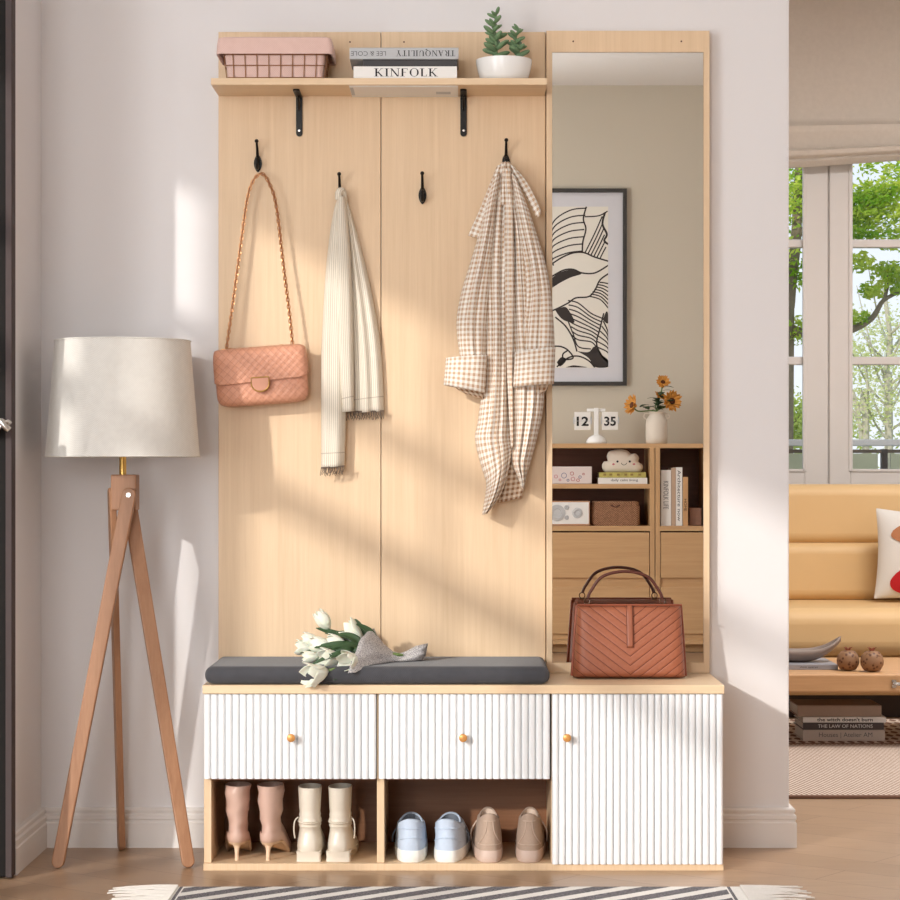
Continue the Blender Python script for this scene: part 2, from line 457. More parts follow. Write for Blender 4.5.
mb = MB(); y0, y1 = YB - .08, YB - .04
mb.box(-1.95, -.45, y0, y1, .5, .55).box(-1.95, -.45, y0, y1, 2.45, 2.5).box(-1.95, -1.9, y0, y1, .5, 2.5).box(-.5, -.45, y0, y1, .5, 2.5).box(-1.23, -1.17, y0, y1, .5, 2.5).box(-1.95, -.45, y0, y1, 1.4, 1.45)
mb.build('window_frame', TRIMM, w, smooth=False)
MB().box(-1.93, -.47, YB - .062, YB - .058, .52, 2.48).build('window_pane', GLASSM, w, smooth=False)

# living-room window seen past the wall end
w = thing('window_3', None, None, (1.7, YW, .7), kind='structure')
FR = MB(); yf = YW - .03
def zW(py, y=YW): return H - (py - CY) * (y - CAMY) / F
def xW(px, y=YW): return (px - CX) * (y - CAMY) / F
FR.box(xW(826.3), xW(827.7), yf, YW + .08, .72, 2.6)                       # centre mullion
FR.box(.78, 2.6, yf, YW + .08, .70, zW(487)).box(.78, 2.6, yf, YW + .08, 2.52, 2.6).box(.78, .86, yf, YW + .08, .7, 2.6).box(2.52, 2.6, yf, YW + .08, .7, 2.6)
FR.build('window_frame', TRIMM, w, bevel=.004, smooth=False)
for (a, b, sw) in ((.86, xW(826.2), .098), (xW(827.8), 2.52, .090)):
    m_ = MB(); zb = zW(469); zt = 2.52; yb, yt = yf - .012, YW + .03
    m_.box(a, a + sw, yb, yt, zW(487), zt).box(b - sw, b, yb, yt, zW(487), zt).box(a + sw, b - sw, yb, yt, zW(487), zb).box(a + sw, b - sw, yb, yt, zt - .07, zt)
    for py in (361, 244, 127): m_.box(a + sw, b - sw, yb + .012, yt - .01, zW(py + 4), zW(py - 4))
    so = m_.build('window_sash', TRIMM, w, bevel=.004, smooth=False)
    # inner bead around the sash opening
    bd = MB()
    for xx in (a + sw, b - sw): bd.box(xx - .008, xx + .008, yb - .006, yb, zb - .01, zt)
    bd.box(a + sw, b - sw, yb - .006, yb, zb - .012, zb).build('bead', TRIMM, so, smooth=False, bevel=.002)
    MB().box(a + sw - .01, b - sw + .01, YW + .008, YW + .012, zb - .01, zt).build('window_pane', GLASSM, w, smooth=False)

# baseboards: stepped profile (distance from the wall, height)
BP = [(0, 0), (.020, 0), (.020, .060), (.0165, .063), (.0165, .068), (.019, .070), (.019, .078), (.013, .082), (.013, .086), (.016, .088), (.016, .093), (.012, .096), (0, .097)]
def baseboard(name, path, outs):
    rings = []
    for (x, y), (ox, oy) in zip(path, outs): rings.append([Vector((x + ox * d, y + oy * d, h)) for d, h in [(q_ * .85, h_) for q_, h_ in BP]])
    return struct(MB().loft(rings).build(name, TRIMM, smooth=False))
baseboard('baseboard_back', [(-1.035, 0), (.80, 0), (.80, .16)], [(1, -1), (1, -1), (1, 1)])
baseboard('baseboard_left', [(-1.035, -.398), (-1.035, 0)], [(1, 0), (1, -1)])
baseboard('baseboard_living', [(-1.1, YW), (3.2, YW)], [(1, -1), (-1, -1)])
baseboard('baseboard_sideboard', [(3.2, YB), (-2.2, YB)], [(-1, 1), (1, 1)])

# dark entrance door at the left edge
d = thing('door_1', None, None, (-1.4, -.44, 0), kind='structure')
MB().box(-1.80, -1.0335, -.440, -.405, .005, 2.19).build('door_panel', DOORM, d, smooth=False, bevel=.002)
MB().box(-1.033, -1.0185, -.448, -.404, .004, 2.25).box(-1.86, -1.80, -.448, -.404, 0, 2.25).box(-1.86, -1.0185, -.448, -.404, 2.19, 2.25).build('door_frame', DOORF, d, smooth=False, bevel=.002)
hd = MB()
c = P(1, 427, -.46)
hd.lathe([(.026, -.012), (.026, -.004), (.02, 0)], (c.x - .03, -.445, c.z), 20, 'y')
hd.tube([(c.x - .03, -.45, c.z), (c.x - .03, -.49, c.z)], .009, 10)
hd.tube(smoothpath([(c.x - .035, -.49, c.z), (c.x - .01, -.492, c.z + .003), (c.x + .004, -.492, c.z + .012), (c.x + .014, -.492, c.z + .002), (c.x + .024, -.49, c.z - .008)], 5), lambda t: .011 - .003 * t, 10)
hd.tube(smoothpath([(c.x - .005, -.492, c.z - .014), (c.x + .004, -.495, c.z), (c.x + .018, -.49, c.z + .012), (c.x + .027, -.488, c.z + .006)], 5), .005, 8)
hd.build('door_handle', STEEL, d, label='twisted silver lever handle')

# ================================================================== HALL TREE
XA, XB, XM, XE = -.599, -.2005, .2025, .601
ZT = 1.9958; YP = -.020; ZTOP = .4288
def back_panel(x0, x1, label, screws):
    t = thing('wooden_back_panel', label, 'panel', ((x0 + x1) / 2, -.001, ZTOP), 'pale wooden back panels above the bench')
    MB().box(x0 + .0009, x1 - .0009, YP, -.001, ZTOP + .001, ZT).build('board', PAN, t, smooth=False, bevel=.0012)
    for px, py in screws:
        q = P(px, py, YP); MB().lathe([(.0022, -.0008), (.0022, 0)], (q.x, YP, q.z), 10, 'y').build('screw', HANDL, t)
back_panel(XA, XB, 'pale wood back panel at the left, behind the pink handbag and the scarf', [(350, 42)])
back_panel(XB, XM, 'pale wood back panel in the middle, behind the checked shirt', [(404, 42), (352 + 30, 41)][:1])

mir = thing('wall_mirror', 'tall mirror in a pale wood frame right of the coat hooks', 'mirror', ((XM + XE) / 2, -.001, ZTOP))
gx0, gx1, gz0, gz1 = .2174, .5868, .4545, 1.944
fy = -.026
f_ = MB().box(XM + .001, gx0, fy - .008, -.001, ZTOP + .001, ZT).box(gx1, XE, fy - .008, -.001, ZTOP + .001, ZT).box(gx0, gx1, fy - .008, -.001, gz1, ZT).box(gx0, gx1, fy - .008, -.001, ZTOP + .001, gz0)
f_.build('mirror_frame', PAN, mir, smooth=False)
MB().box(gx0 + .0005, gx1 - .0005, YM, -.004, gz0 + .0005, gz1 - .0005).build('mirror_glass', MIRM, mir, smooth=False)
for px in (573, 681):
    q = P(px, 42, fy); MB().lathe([(.0022, -.0088), (.0022, -.007)], (q.x, fy, q.z), 10, 'y').build('screw', HANDL, mir)

# --- bench cabinet
cab = thing('shoe_cabinet', 'low white fluted shoe cabinet with pale wood top and open shoe bays', 'cabinet', (0, -.17, 0))
YF = -.322
CARC = MB().box(-.599, -.582, YF, -.022, .0165, ZTOP - .0205).box(.584, .601, YF, -.022, .0165, ZTOP - .0205).box(-.599, .601, YF - .012, -.022, 0, .0163)
CARC.box(-.199, -.182, YF, -.03, .0165, ZTOP - .0205).box(.204, .221, YF, -.03, .0165, ZTOP - .0205)
CARC.build('carcass', PAN, cab, smooth=False, bevel=.0008)
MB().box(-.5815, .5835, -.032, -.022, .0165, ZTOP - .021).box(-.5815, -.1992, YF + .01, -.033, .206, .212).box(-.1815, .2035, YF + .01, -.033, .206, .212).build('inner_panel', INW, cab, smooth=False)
MB().box(-.600, .602, -.343, -.001, ZTOP - .0198, ZTOP).build('worktop', TOPW, cab, smooth=False, bevel=.0012)
def fluted(x0, x1, z0, z1, name, n):
    w_ = (x1 - x0); p = w_ / n; pts = [(x1, YF - .001), (x0, YF - .001)]
    for i in range(n):
        for k in range(10):
            t = k / 10; pts.append((x0 + (i + t) * p, YF - .0095 - .0095 * max(0, 1 - abs(2 * t - 1) ** 3.4) ** .6))
    pts.append((x1, YF - .0095))
    return MB().prism(pts, z0, z1, 'z').build(name, WHITE, cab, smooth=True, angle=50)
def knob(px, py, par):
    q = P(px, py, -.36)
    MB().lathe([(.0045, 0), (.0045, -.010), (.0085, -.013), (.0095, -.018), (.0092, -.023), (.007, -.0245)], (q.x, -.340, q.z), 20, 'y').build('knob', KNOB, par, label='small round amber knob')
d1 = fluted(-.598, -.2005, H - (779 - CY) / 434, ZTOP - .0215, 'drawer', 24); knob(291, 738, d1)
d2 = fluted(-.1945, .2005, H - (779 - CY) / 434, ZTOP - .0215, 'drawer', 24); knob(463, 738, d2)
d3 = fluted(.2055, .600, H - (864.5 - CY) / 434, ZTOP - .0215, 'door', 25); knob(567, 738, d3)

cu = MB().box(-.597, .2005, -.338, -.030, ZTOP + .001, ZTOP + .042)
cushion = cu.build('bench_cushion', CUSH, bevel=.019, seg=6, angle=80)
tag(cushion, 'flat charcoal grey bench cushion lying on the shoe cabinet', 'cushion')
cushion.data.shade_smooth()

# --- shelf
sh = thing('hanging_shelf', 'pale wood wall shelf on two black brackets above the coat hooks', 'shelf', (-.2, -.02, 1.835))
ZS0, ZS = 1.8383, 1.8543
MB().box(-.598, .1995, -.187, YP - .0005, ZS0, ZS).build('board', TOPW, sh, smooth=False, bevel=.001)
for px in (299.3, 463.5):
    x = P(px, 100, YP).x; z1 = P(px, 136.5, YP - .003).z
    b = MB()
    w2 = .0078
    pr = [(x - w2, ZS0 - .0005), (x + w2, ZS0 - .0005), (x + w2, z1 + w2)] + [(x + w2 * cos(a), z1 + w2 + w2 * sin(a)) for a in [-pi * k / 8 for k in range(1, 8)]] + [(x - w2, z1 + w2)]
    b.prism(pr, YP - .0045, YP - .0005)
    pr = [(x - w2, YP - .002), (x + w2, YP - .002), (x + w2, -.125)] + [(x + w2 * cos(a), -.125 + w2 * sin(a)) for a in [-pi * k / 8 for k in range(1, 8)]] + [(x - w2, -.125)]
    b.prism(pr, ZS0 - .0045, ZS0 - .0005, 'z')
    b.tube([(x, YP - .004, ZS0 - .035), (x, -.055, ZS0 - .004)], .0025, 6)
    br = b.build('bracket', BLACK, sh, smooth=False, bevel=.0006)
    for zz in (ZS0 - .03, z1 + .014):
        MB().lathe([(.0028, -.0012), (.0028, 0)], (x, YP - .0045, zz), 12, 'y').build('screw', STEEL, br)
MB().box(P(349, 90, -.18).x, P(458, 90, -.18).x, -.176, YP - .001, ZS0 - .0022, ZS0 - .0004).build('paper_sheet', PAPER, sh, smooth=False, label='white printed sheet under the shelf')
for i, xx in enumerate((-.262, -.245, -.228)): pass
MB().box(-.27, -.262, -.16, -.05, ZS0 - .0026, ZS0 - .0023).build('print', PAPG, sh, smooth=False)
MB().box(-.065, -.030, -.10, -.065, ZS0 - .0026, ZS0 - .0023).build('print', PAPG, sh, smooth=False)

# --- hooks
def make_hook(x, z, label):            # z is the height of the top tip
    t = thing('coat_hook', label, 'hook', (x, YP, z), 'black coat hooks on the back panels')
    y = YP - .0005
    pts = []
    n = 20; c0 = z - .0545
    pl = []
    for i in range(n):
        a = 2 * pi * i / n
        pl.append((x + .0098 * cos(a) * (1 - .3 * sin(a) ** 2), c0 + .0215 * sin(a)))
    mb = MB().prism(pl, y - .004, y)
    mb.tube(smoothpath([(x, y - .004, c0 + .004), (x, y - .012, c0 + .018), (x, y - .020, c0 + .032), (x, y - .033, c0 + .045), (x, y - .038, z - .006)], 5), lambda t: .0042 - .0016 * t, 10)
    mb.ell((x, y - .038, z - .005), (.005, 0, 0), (0, .005, 0), (0, 0, .005), 12, 8)
    mb.tube(smoothpath([(x, y - .004, c0 - .004), (x, y - .014, c0 - .013), (x, y - .024, c0 - .012), (x, y - .030, c0 - .004), (x, y - .030, c0 + .004)], 5), lambda t: .0048 - .001 * t, 10)
    mb.ell((x, y - .030, c0 + .006), (.0048, 0, 0), (0, .0048, 0), (0, 0, .0048), 12, 8)
    mb.build('hook', BLACK, t)
    for dz in (.009, -.010):
        MB().lathe([(.0026, -.0052), (.0026, -.0035)], (x + (.002 if dz < 0 else -.001), y, c0 + dz), 10, 'y').build('screw', STEEL, t)
    return t
hk = make_hook(P(258, 0, YP).x, P(0, 141.3, YP).z, 'black hook at the upper left, holding the chain handbag')
hooks = [(340, 174, 'black hook at the left panel edge, holding the cream scarf'),
         (422.5, 173.3, 'empty black hook between the scarf and the checked shirt'),
         (506, 140.3, 'black hook near the mirror, holding the checked shirt')]
for px, py, lb in hooks:
    q = P(px, py, YP); dup(hk, (q.x, YP, q.z), None, lb)

# ================================================================== ON THE SHELF
def cloth(rows, yb, yref=None, th=.03, fold=None, n=48, nv=50, nb=10, pw=.5, vflip=True, edge=0, back=0, wob=0):
    """a hanging closed roll of cloth; rows = (pxL, pyL, pxR, pyR)"""
    yref = yb - .02 if yref is None else yref
    m = len(rows); pts = []
    sm = [smoothpath([Vector((r[0], r[1], 0)) for r in rows], 8), smoothpath([Vector((r[2], r[3], 0)) for r in rows], 8)]
    Lp = sm[0]; Rp = sm[1]; rings = []; uvs = []; vv = 0; prev = None
    K = len(Lp); mb = MB()
    for k in range(K):
        v = k / (K - 1); A = P(Lp[k].x, Lp[k].y, yref); B = P(Rp[k].x, Rp[k].y, yref)
        t = th(v) if callable(th) else th; yy = yb(v) if callable(yb) else yb
        fr = []
        for i in range(n + 1):
            u = i / n; p = A.lerp(B, u); s = max(0, sin(pi * u)) ** pw
            fo = fold(u, v) if fold else 0
            fr.append(Vector((p.x, yy - t * s - fo * max(0, sin(pi * u)) ** .35, p.z)))
        bk = []
        for i in range(1, nb):
            u = 1 - i / nb; p = A.lerp(B, u); bk.append(Vector((p.x, yy + back * sin(pi * u), p.z)))
        ring = fr + bk; rings.append(ring)
        c = fr[n // 2]
        if prev is not None: vv += (c - prev).length
        prev = c; L = [0]
        for i in range(1, len(ring)): L.append(L[-1] + (ring[i] - ring[i - 1]).length)
        mid = L[n // 2]; uvs.append([(l - mid, vv) for l in L])
    nn = len(rings[0]); f = []; v_ = [p for r in rings for p in r]
    for k in range(K - 1):
        for i in range(nn):
            j = (i + 1) % nn; f.append((k * nn + i, k * nn + j, (k + 1) * nn + j, (k + 1) * nn + i))
    # ends closed a little inside so the hem reads as hollow cloth
    for k, di in ((0, 0), (K - 1, 1)):
        f.append(tuple(k * nn + i for i in (range(nn) if di else range(nn - 1, -1, -1))))
    mb.add(v_, f, [(a, vv - b) for r in uvs for a, b in r]); return mb

# basket
bk = thing('wire_basket', 'pink fabric lined wire basket on the left end of the shelf', 'basket', (-.447, -.105, ZS))
def rect(x0, x1, y0, y1, z, r=.012, n=5):
    pts = []
    for cx, cy, a0 in ((x1 - r, y1 - r, 0), (x0 + r, y1 - r, 90), (x0 + r, y0 + r, 180), (x1 - r, y0 + r, 270)):
        for k in range(n + 1):
            a = radians(a0 + 90 * k / n); pts.append(Vector((cx + r * cos(a), cy + r * sin(a), z)))
    return pts
bx0, bx1, by0, by1 = -.565, -.331, -.166, -.042
zt = ZS + .099
def tap(t, o=0): return rect(bx0 - .010 * t + .004 - o, bx1 + .010 * t - .004 + o, by0 - .006 * t - o, by1 + .006 * t + o, ZS + .004 + (zt - ZS - .012) * t)
MB().loft([tap(0), tap(.5), tap(1)], True, False).loft([[p + Vector((0, 0, .004)) for p in r] for r in [tap(0, -.003), tap(1, -.003)]], True, False).build('liner', PINKF, bk)
fl = MB(); rr = []
for o, z in ((.0, zt - .004), (.004, zt), (.009, zt - .002), (.0115, zt - .02), (.0125, zt - .040), (.0115, zt - .0405), (.0075, zt - .038), (.006, zt - .01)):
    q = rect(bx0 - .009 - o, bx1 + .009 + o, by0 - .006 - o, by1 + .006 + o, z)
    rr.append([p + Vector((0, 0, .0012 * sin(p.x * 90 + 1))) for p in q])
fl.loft(rr, False, False).build('liner_band', PINKF, bk)
wr = MB()
for t in (0.0, .33, .62, .98): wr.tube(tap(t, .003), .0013, 6, closed=True)
b0 = tap(0, .0035); b1 = tap(.98, .0035)
for k in range(8):
    u = (k + .5) / 8 if k else .02
    u = k / 7
    for side in (0, 1):
        yy0, yy1 = (b0[-1].y, b1[-1].y) if side else (b0[0].y, b1[0].y)
        y0_ = min(p.y for p in b0) if side else max(p.y for p in b0); y1_ = min(p.y for p in b1) if side else max(p.y for p in b1)
        wr.tube([(bx0 + .02 + (bx1 - bx0 - .04) * u, y0_, ZS + .004), (bx0 + .016 + (bx1 - bx0 - .032) * u, y1_, zt - .01)], .0012, 6)
for k in range(3):
    for sgn in (0, 1):
        xa = (min if sgn else max)(p.x for p in b0); xb_ = (min if sgn else max)(p.x for p in b1); y = by0 + .02 + (by1 - by0 - .04) * k / 2
        wr.tube([(xa, y, ZS + .004), (xb_, y, zt - .01)], .0012, 6)
for x_ in (bx0 + .03, bx1 - .03): wr.box(x_ - .02, x_ + .02, by0, by1, ZS + .0003, ZS + .003)
wr.build('wire_frame', plain('rose_wire', (176, 128, 92), .35, .7), bk)

# books on the shelf (mesh: cover boards, spine, page block)
def book(name, label, cat, x0, x1, y0, y1, z0, z1, cover, group=None, pages=PAGES, spine='y-', ct=.0016, rotz=0):
    c = Vector(((x0 + x1) / 2, (y0 + y1) / 2, z0))
    t = thing(name, label, cat, c, group)
    mb = MB()
    mb.box(x0, x1, y0, y1, z0, z0 + ct).box(x0, x1, y0, y1, z1 - ct, z1)
    if spine == 'y-': mb.box(x0, x1, y0, y0 + ct, z0 + ct, z1 - ct); pg = (x0 + .004, x1 - .004, y0 + ct, y1 - .004, z0 + ct, z1 - ct)
    else: mb.box(x0, x1, y1 - ct, y1, z0 + ct, z1 - ct); pg = (x0 + .004, x1 - .004, y0 + .004, y1 - ct, z0 + ct, z1 - ct)
    mb.build('cover', cover, t, smooth=False, bevel=.0006)
    MB().box(*pg).build('page_block', pages, t, smooth=False)
    return t
yb_ = -.180; s_ = F / (yb_ - CAMY)
zb0 = ZS + .0004; zb1 = H + (CY - 66.3) / s_; zb2 = H + (CY - 59.3) / s_; zb3 = H + (CY - 47.8) / s_
kx0, kx1 = P(353.5, 0, yb_).x, P(457, 0, yb_).x
GSHELF = 'books stacked on the shelf'
k1 = book('book', 'white hardcover book with black capitals, lowest on the shelf stack', 'book', kx0, kx1, yb_, -.03, zb0, zb1, PAPER, GSHELF)
text('KINFOLK', (P(374, 0, yb_).x, yb_, zb0 + .0045), (1, 0, 0), (0, 0, 1), P(438, 0, yb_).x - P(374, 0, yb_).x, zb1 - zb0 - .0095, BLACKP, k1, serif=True)
k2 = book('book', 'thin black book between the white and the grey book on the shelf', 'book', P(363, 0, yb_).x, kx1, yb_ + .002, -.04, zb1 + .0003, zb2 - .0003, plain('black_cover', (62, 60, 62), .6), GSHELF)
k3 = book('book', 'grey book with upside-down title, topmost of the shelf stack', 'book', P(349.5, 0, yb_).x, P(458.5, 0, yb_).x, yb_ - .002, -.035, zb2, zb3, plain('grey_cover', (186, 188, 190), .5), GSHELF)
hgt = (zb3 - zb2) * .50; zt_ = zb2 + (zb3 - zb2) * .76
text('TRANQUILITY', (P(455, 0, yb_).x, yb_ - .002, zt_), (-1, 0, 0), (0, 0, -1), P(455, 0, yb_).x - P(396, 0, yb_).x, hgt, BLACKP, k3, serif=True)
text('LEE & COLE', (P(386, 0, yb_).x, yb_ - .002, zt_ - .002), (-1, 0, 0), (0, 0, -1), P(386, 0, yb_).x - P(351, 0, yb_).x, hgt * .8, GREYP, k3)

# succulent pot
pc = P(504, 77, -.11); pc.z = ZS
pot = thing('potted_succulent', 'white bowl pot with two green succulents on the shelf', 'plant', pc)
prof = [(.046, .0005), (.052, .002), (.0585, .012), (.0635, .030), (.0668, .046), (.0672, .0555), (.0655, .056), (.064, .0545), (.058, .046), (.0, .044)]
MB().lathe(prof, pc, 40, cap1=False).build('pot', CERAM, pot, angle=60)
MB().lathe([(.0, .0475), (.059, .0475), (.0, .0478)], pc, 24).build('soil', plain('soil', (120, 96, 74), .95, var=.2, nscale=300, bump=.6), pot)
SUCC = plain('succulent_green', (128, 160, 116), .55, var=.25, nscale=60)
def succ(px, pyb, pyt, n, r, seed):
    rnd = random.Random(seed)
    a = P(px, pyb, -.11); b = P(px, pyt, -.11); mb = MB()
    st = [a.lerp(b, k / 6) + Vector((.004 * sin(k * 1.3), .003 * cos(k * 1.7), 0)) for k in range(7)]
    mb.tube(st, lambda t: .0038 - .0018 * t, 8)
    for k in range(n):
        t = (k + .3) / n; c = a.lerp(b, t) + Vector((.004 * sin(t * 7.8), 0, 0)); ang = k * 1.25 + rnd.random() * .5
        L = r * (1.15 - .55 * t) * (.8 + .4 * rnd.random())
        d = Vector((cos(ang), sin(ang) * .9, .15 + .45 * rnd.random() + t * .35)).normalized()
        s = d.cross(Vector((0, 0, 1))).normalized(); w_ = d.cross(s)
        mb.ell(c + d * L * .55, s * L * .26, w_ * L * .20, d * L * .60, 10, 8)
    mb.build('succulent', SUCC, pot)
succ(495, 57, 13, 25, .028, 3); succ(517, 57, 28, 19, .025, 5)

# ================================================================== HANGING THINGS
# quilted chain handbag
bag = thing('chain_handbag', 'pink quilted leather handbag hanging by its chain on the left hook', 'handbag', P(262, 376, -.07))
BC = P(261.5, 376.5, -.068); BT = radians(4.2)
RB = Matrix.Translation(BC) @ Matrix.Rotation(-BT, 4, 'Y')
def sgn(x): return -1 if x < 0 else 1
def puff(w, h, d, e=7, q=3.0, quiltp=0, qa=.0, corner=.02, n=64, m=44, taper=0, pinch=0):
    """a padded slab in local coordinates facing -y"""
    mb = MB()
    def side(sg):
        def fn(u, v):
            a = 2 * u - 1; b = 2 * v - 1
            a = sgn(a) * (1 - (1 - abs(a)) ** 1.3); b = sgn(b) * (1 - (1 - abs(b)) ** 1.3)
            x = w / 2 * a * (1 - corner * b ** 8) * (1 - pinch * (1 - b * b)); z = h / 2 * b * (1 - corner * a ** 8) * (1 - pinch * (1 - a * a))
            ed = (max(0, 1 - abs(a) ** e) ** (1 / q)) * (max(0, 1 - abs(b) ** e) ** (1 / q))
            k = 0
            if quiltp and sg < 0:
                p1 = (x + z) / quiltp; p2 = (x - z) / quiltp
                k = qa * (abs(sin(pi * p1)) * abs(sin(pi * p2))) ** .5
            return Vector((x, sg * (d / 2 * ed) - (k * ed if sg < 0 else 0), z))
        return fn
    mb.grid(side(-1), n, m, lambda u, v: (side(-1)(u, v).x, side(-1)(u, v).z))
    mb.grid(side(1), n, m, lambda u, v: (u * w, v * h))
    return mb
puff(.222, .138, .068, 7, 2.8, .0195, .0020, .085, 110, 70).xf(RB).build('body', QUILT, bag, angle=80)
# flap: a shell following the front, straight lower edge rising slightly at the left
def flapfn(u, v):
    x = (-.1125 + .225 * u); a = abs(x) / .1125
    zb = -.010 - .008 * (1 - u) ** 1.5 + .010 * a ** 14; z = zb + (.071 - .006 * a ** 8 - zb) * v
    x *= (1 - .035 * v ** 6); b = max(0, z) / .0695
    ed = max(0, 1 - a ** 12) ** .3 * max(0, 1 - min(1, b) ** 9) ** .35
    k = .0022 * (abs(sin(pi * (x + z) / .0195)) * abs(sin(pi * (x - z) / .0195))) ** .5
    return Vector((x, -.0385 * ed - k * ed - .001, z))
MB().grid(flapfn, 100, 40, lambda u, v: (flapfn(u, v).x, flapfn(u, v).z)).xf(RB).build('flap', QUILT, bag, solid=.004, angle=80)
cl = MB(); pl = [(-.0215, -.004), (.0215, -.004)] + [(.0215 * cos(a), -.019 + .019 * sin(a)) for a in [-pi * k / 12 for k in range(0, 13)]]
cl.prism(pl, -.051, -.040)
cl.xf(RB).build('clasp', PEACHL, bag, bevel=.003, seg=3, smooth=False)
MB().tube([RB @ Vector((p[0], -.0505, p[1])) for p in pl], .0016, 8, closed=True).build('clasp_rim', GOLD, bag)
# chain
def Pb(x, z, y=0): return RB @ Vector((x, y, z))
hkx = P(258, 173, -.052)
top = Vector((P(262, 173.5, -.052).x, -.052, P(262, 173.5, -.052).z))
pathL = smoothpath([P(226, 351, -.07), P(231, 316, -.062), P(240, 250, -.056), P(247, 200, -.054), P(253.5, 180, -.053), top, P(269, 183, -.053), P(276, 205, -.055), P(284, 270, -.06), P(290, 318, -.066), P(292.5, 345, -.07)], 14)
# even resample
def resample(pts, step):
    out = [pts[0]]; acc = 0
    for a, b in zip(pts, pts[1:]):
        L = (b - a).length
        while acc + L >= step:
            t = (step - acc) / L; a = a.lerp(b, t); out.append(a); L = (b - a).length; acc = 0
        acc += L
    return out
rp = resample(pathL, .0088); ch = MB()
for i in range(len(rp) - 1):
    a, b = rp[i], rp[i + 1]; d = (b - a).normalized(); s = d.cross(Vector((0, 1, 0))).normalized(); nrm = Vector((0, 1, 0))
    s2 = s if i % 2 else (s * .5 + nrm * .87).normalized(); c = (a + b) / 2
    ch.tube([c + d * .0064 * cos(t) + s2 * .0036 * sin(t) for t in [2 * pi * k / 10 for k in range(10)]], .0013, 5, closed=True)
for k in range(13):
    t = k / 13; c = Pb(-.085 + .165 * t, .0695 - .002 * sin(pi * t), -.004); d = Vector((1, 0, -.0))
    ch.tube([c + Vector((cos(a) * .008, sin(a) * .003 * (k % 2), sin(a) * .0035 * (1 if k % 2 else .5) + .001)) for a in [2 * pi * q / 10 for q in range(10)]], .0011, 5, closed=True)
ch.build('chain', ROSE, bag)
MB().tube([p + Vector((.0009 * sin(i * 1.9), .0009 * cos(i * 1.9), 0)) for i, p in enumerate(rp)], .0014, 6).build('leather_lacing', plain('lacing_leather', (150, 92, 62), .6), bag)

# scarf
sc = thing('scarf', 'cream striped scarf with fringed ends hanging on the second hook', 'scarf', P(345, 200, -.05))
def sfold(k, a, ph=0): return lambda u, v: a * (sin(k * pi * u + ph + v * 1.2) * .5 + .5) * min(1, .4 + v)
c1 = cloth([(337, 197, 343, 197), (332, 215, 344, 212), (326, 260, 345, 255), (322.5, 310, 346, 305), (320.5, 360, 346, 360), (320.5, 420, 345.5, 420), (320.5, 468, 344, 466)], -.046, -.07, .022, sfold(3, .006))
c1.build('long_end', SCARF, sc, angle=180)
c2 = cloth([(341, 198, 346, 198), (345, 215, 351, 212), (347, 260, 362, 252), (350, 310, 373, 300), (352, 360, 381, 352), (353, 413, 384, 411)], -.030, -.05, .018, lambda u, v: .008 * (sin(5 * pi * u + 1) * .5 + .5) * min(1, .3 + v))
c2.build('rear_end', SCARF, sc, angle=180)
c3 = cloth([(337.5, 196, 345, 196), (335, 215, 347, 212), (335, 260, 350, 252), (336, 310, 352, 300), (338, 360, 353, 352), (341.5, 412, 353.5, 411)], -.052, -.08, .024, sfold(2, .006, .5))
c3.build('middle_fold', SCARF, sc, angle=180)
lp = MB(); q = P(340.5, 197, -.05)
lp.tube(smoothpath([q + Vector((-.004, -.012, -.008)), q + Vector((-.003, -.012, .010)), q + Vector((.004, -.004, .014)), q + Vector((.008, .004, .0)), q + Vector((.008, .006, -.012))], 6), .0085, 12, uv=True)
lp.build('loop', SCARF, sc)
def fringe(px0, py0, px1, py1, y, n, L, name='fringe'):
    mb = MB(); rnd = random.Random(n)
    for i in range(n):
        p = P(px0 + (px1 - px0) * (i + .5) / n, py0 + (py1 - py0) * (i + .5) / n, y - .004 * rnd.random())
        mb.tube([p + Vector((0, 0, .002)), p + Vector((rnd.uniform(-.002, .002), 0, -L * .4)), p + Vector((rnd.uniform(-.006, .006), rnd.uniform(-.004, .004), -L * rnd.uniform(.8, 1.1)))], lambda t: .0012 - .0005 * t, 5)
        mb.ell(p + Vector((0, -.001, 0)), (.0017, 0, 0), (0, .0017, 0), (0, 0, .002), 6, 4)
    return mb
FRM = plain('fringe_yarn', (150, 130, 112), .95, var=.4, nscale=300)
fringe(321, 468, 344.5, 466, -.064, 26, .020).build('fringe', FRM, sc)
fringe(341.5, 412, 384, 411, -.044, 40, .020).build('fringe', FRM, sc)

# checked shirt
co = thing('checked_shirt', 'beige and white checked shirt hanging on the hook beside the mirror', 'shirt', P(506, 180, -.06))
rr_ = random.Random(4)
def pleat(fr, amp, pts):
    # pleats: narrow valleys at the given u
    def fn(u, v):
        k = 1.0
        for p, w_, d in pts: k -= d * math.exp(-((u - p - .03 * sin(v * 5)) / w_) ** 2)
        return amp * (k + .18 * sin(fr * pi * u + v * 5) + .10 * sin(23 * u + 9 * v)) * min(1, .35 + 1.4 * v)
    return fn
def hemmed(mb_rows, *a, **k): return cloth(mb_rows, *a, **k)
# back of the shirt, hanging lowest
cloth([(500, 420, 530, 420), (500, 450, 529, 450), (499, 478, 527, 475), (498, 503, 522, 498)], -.040, -.06, .012, pleat(4, .003, [(.5, .1, .5)])).build('rear_tail', GINGD, co, angle=180)
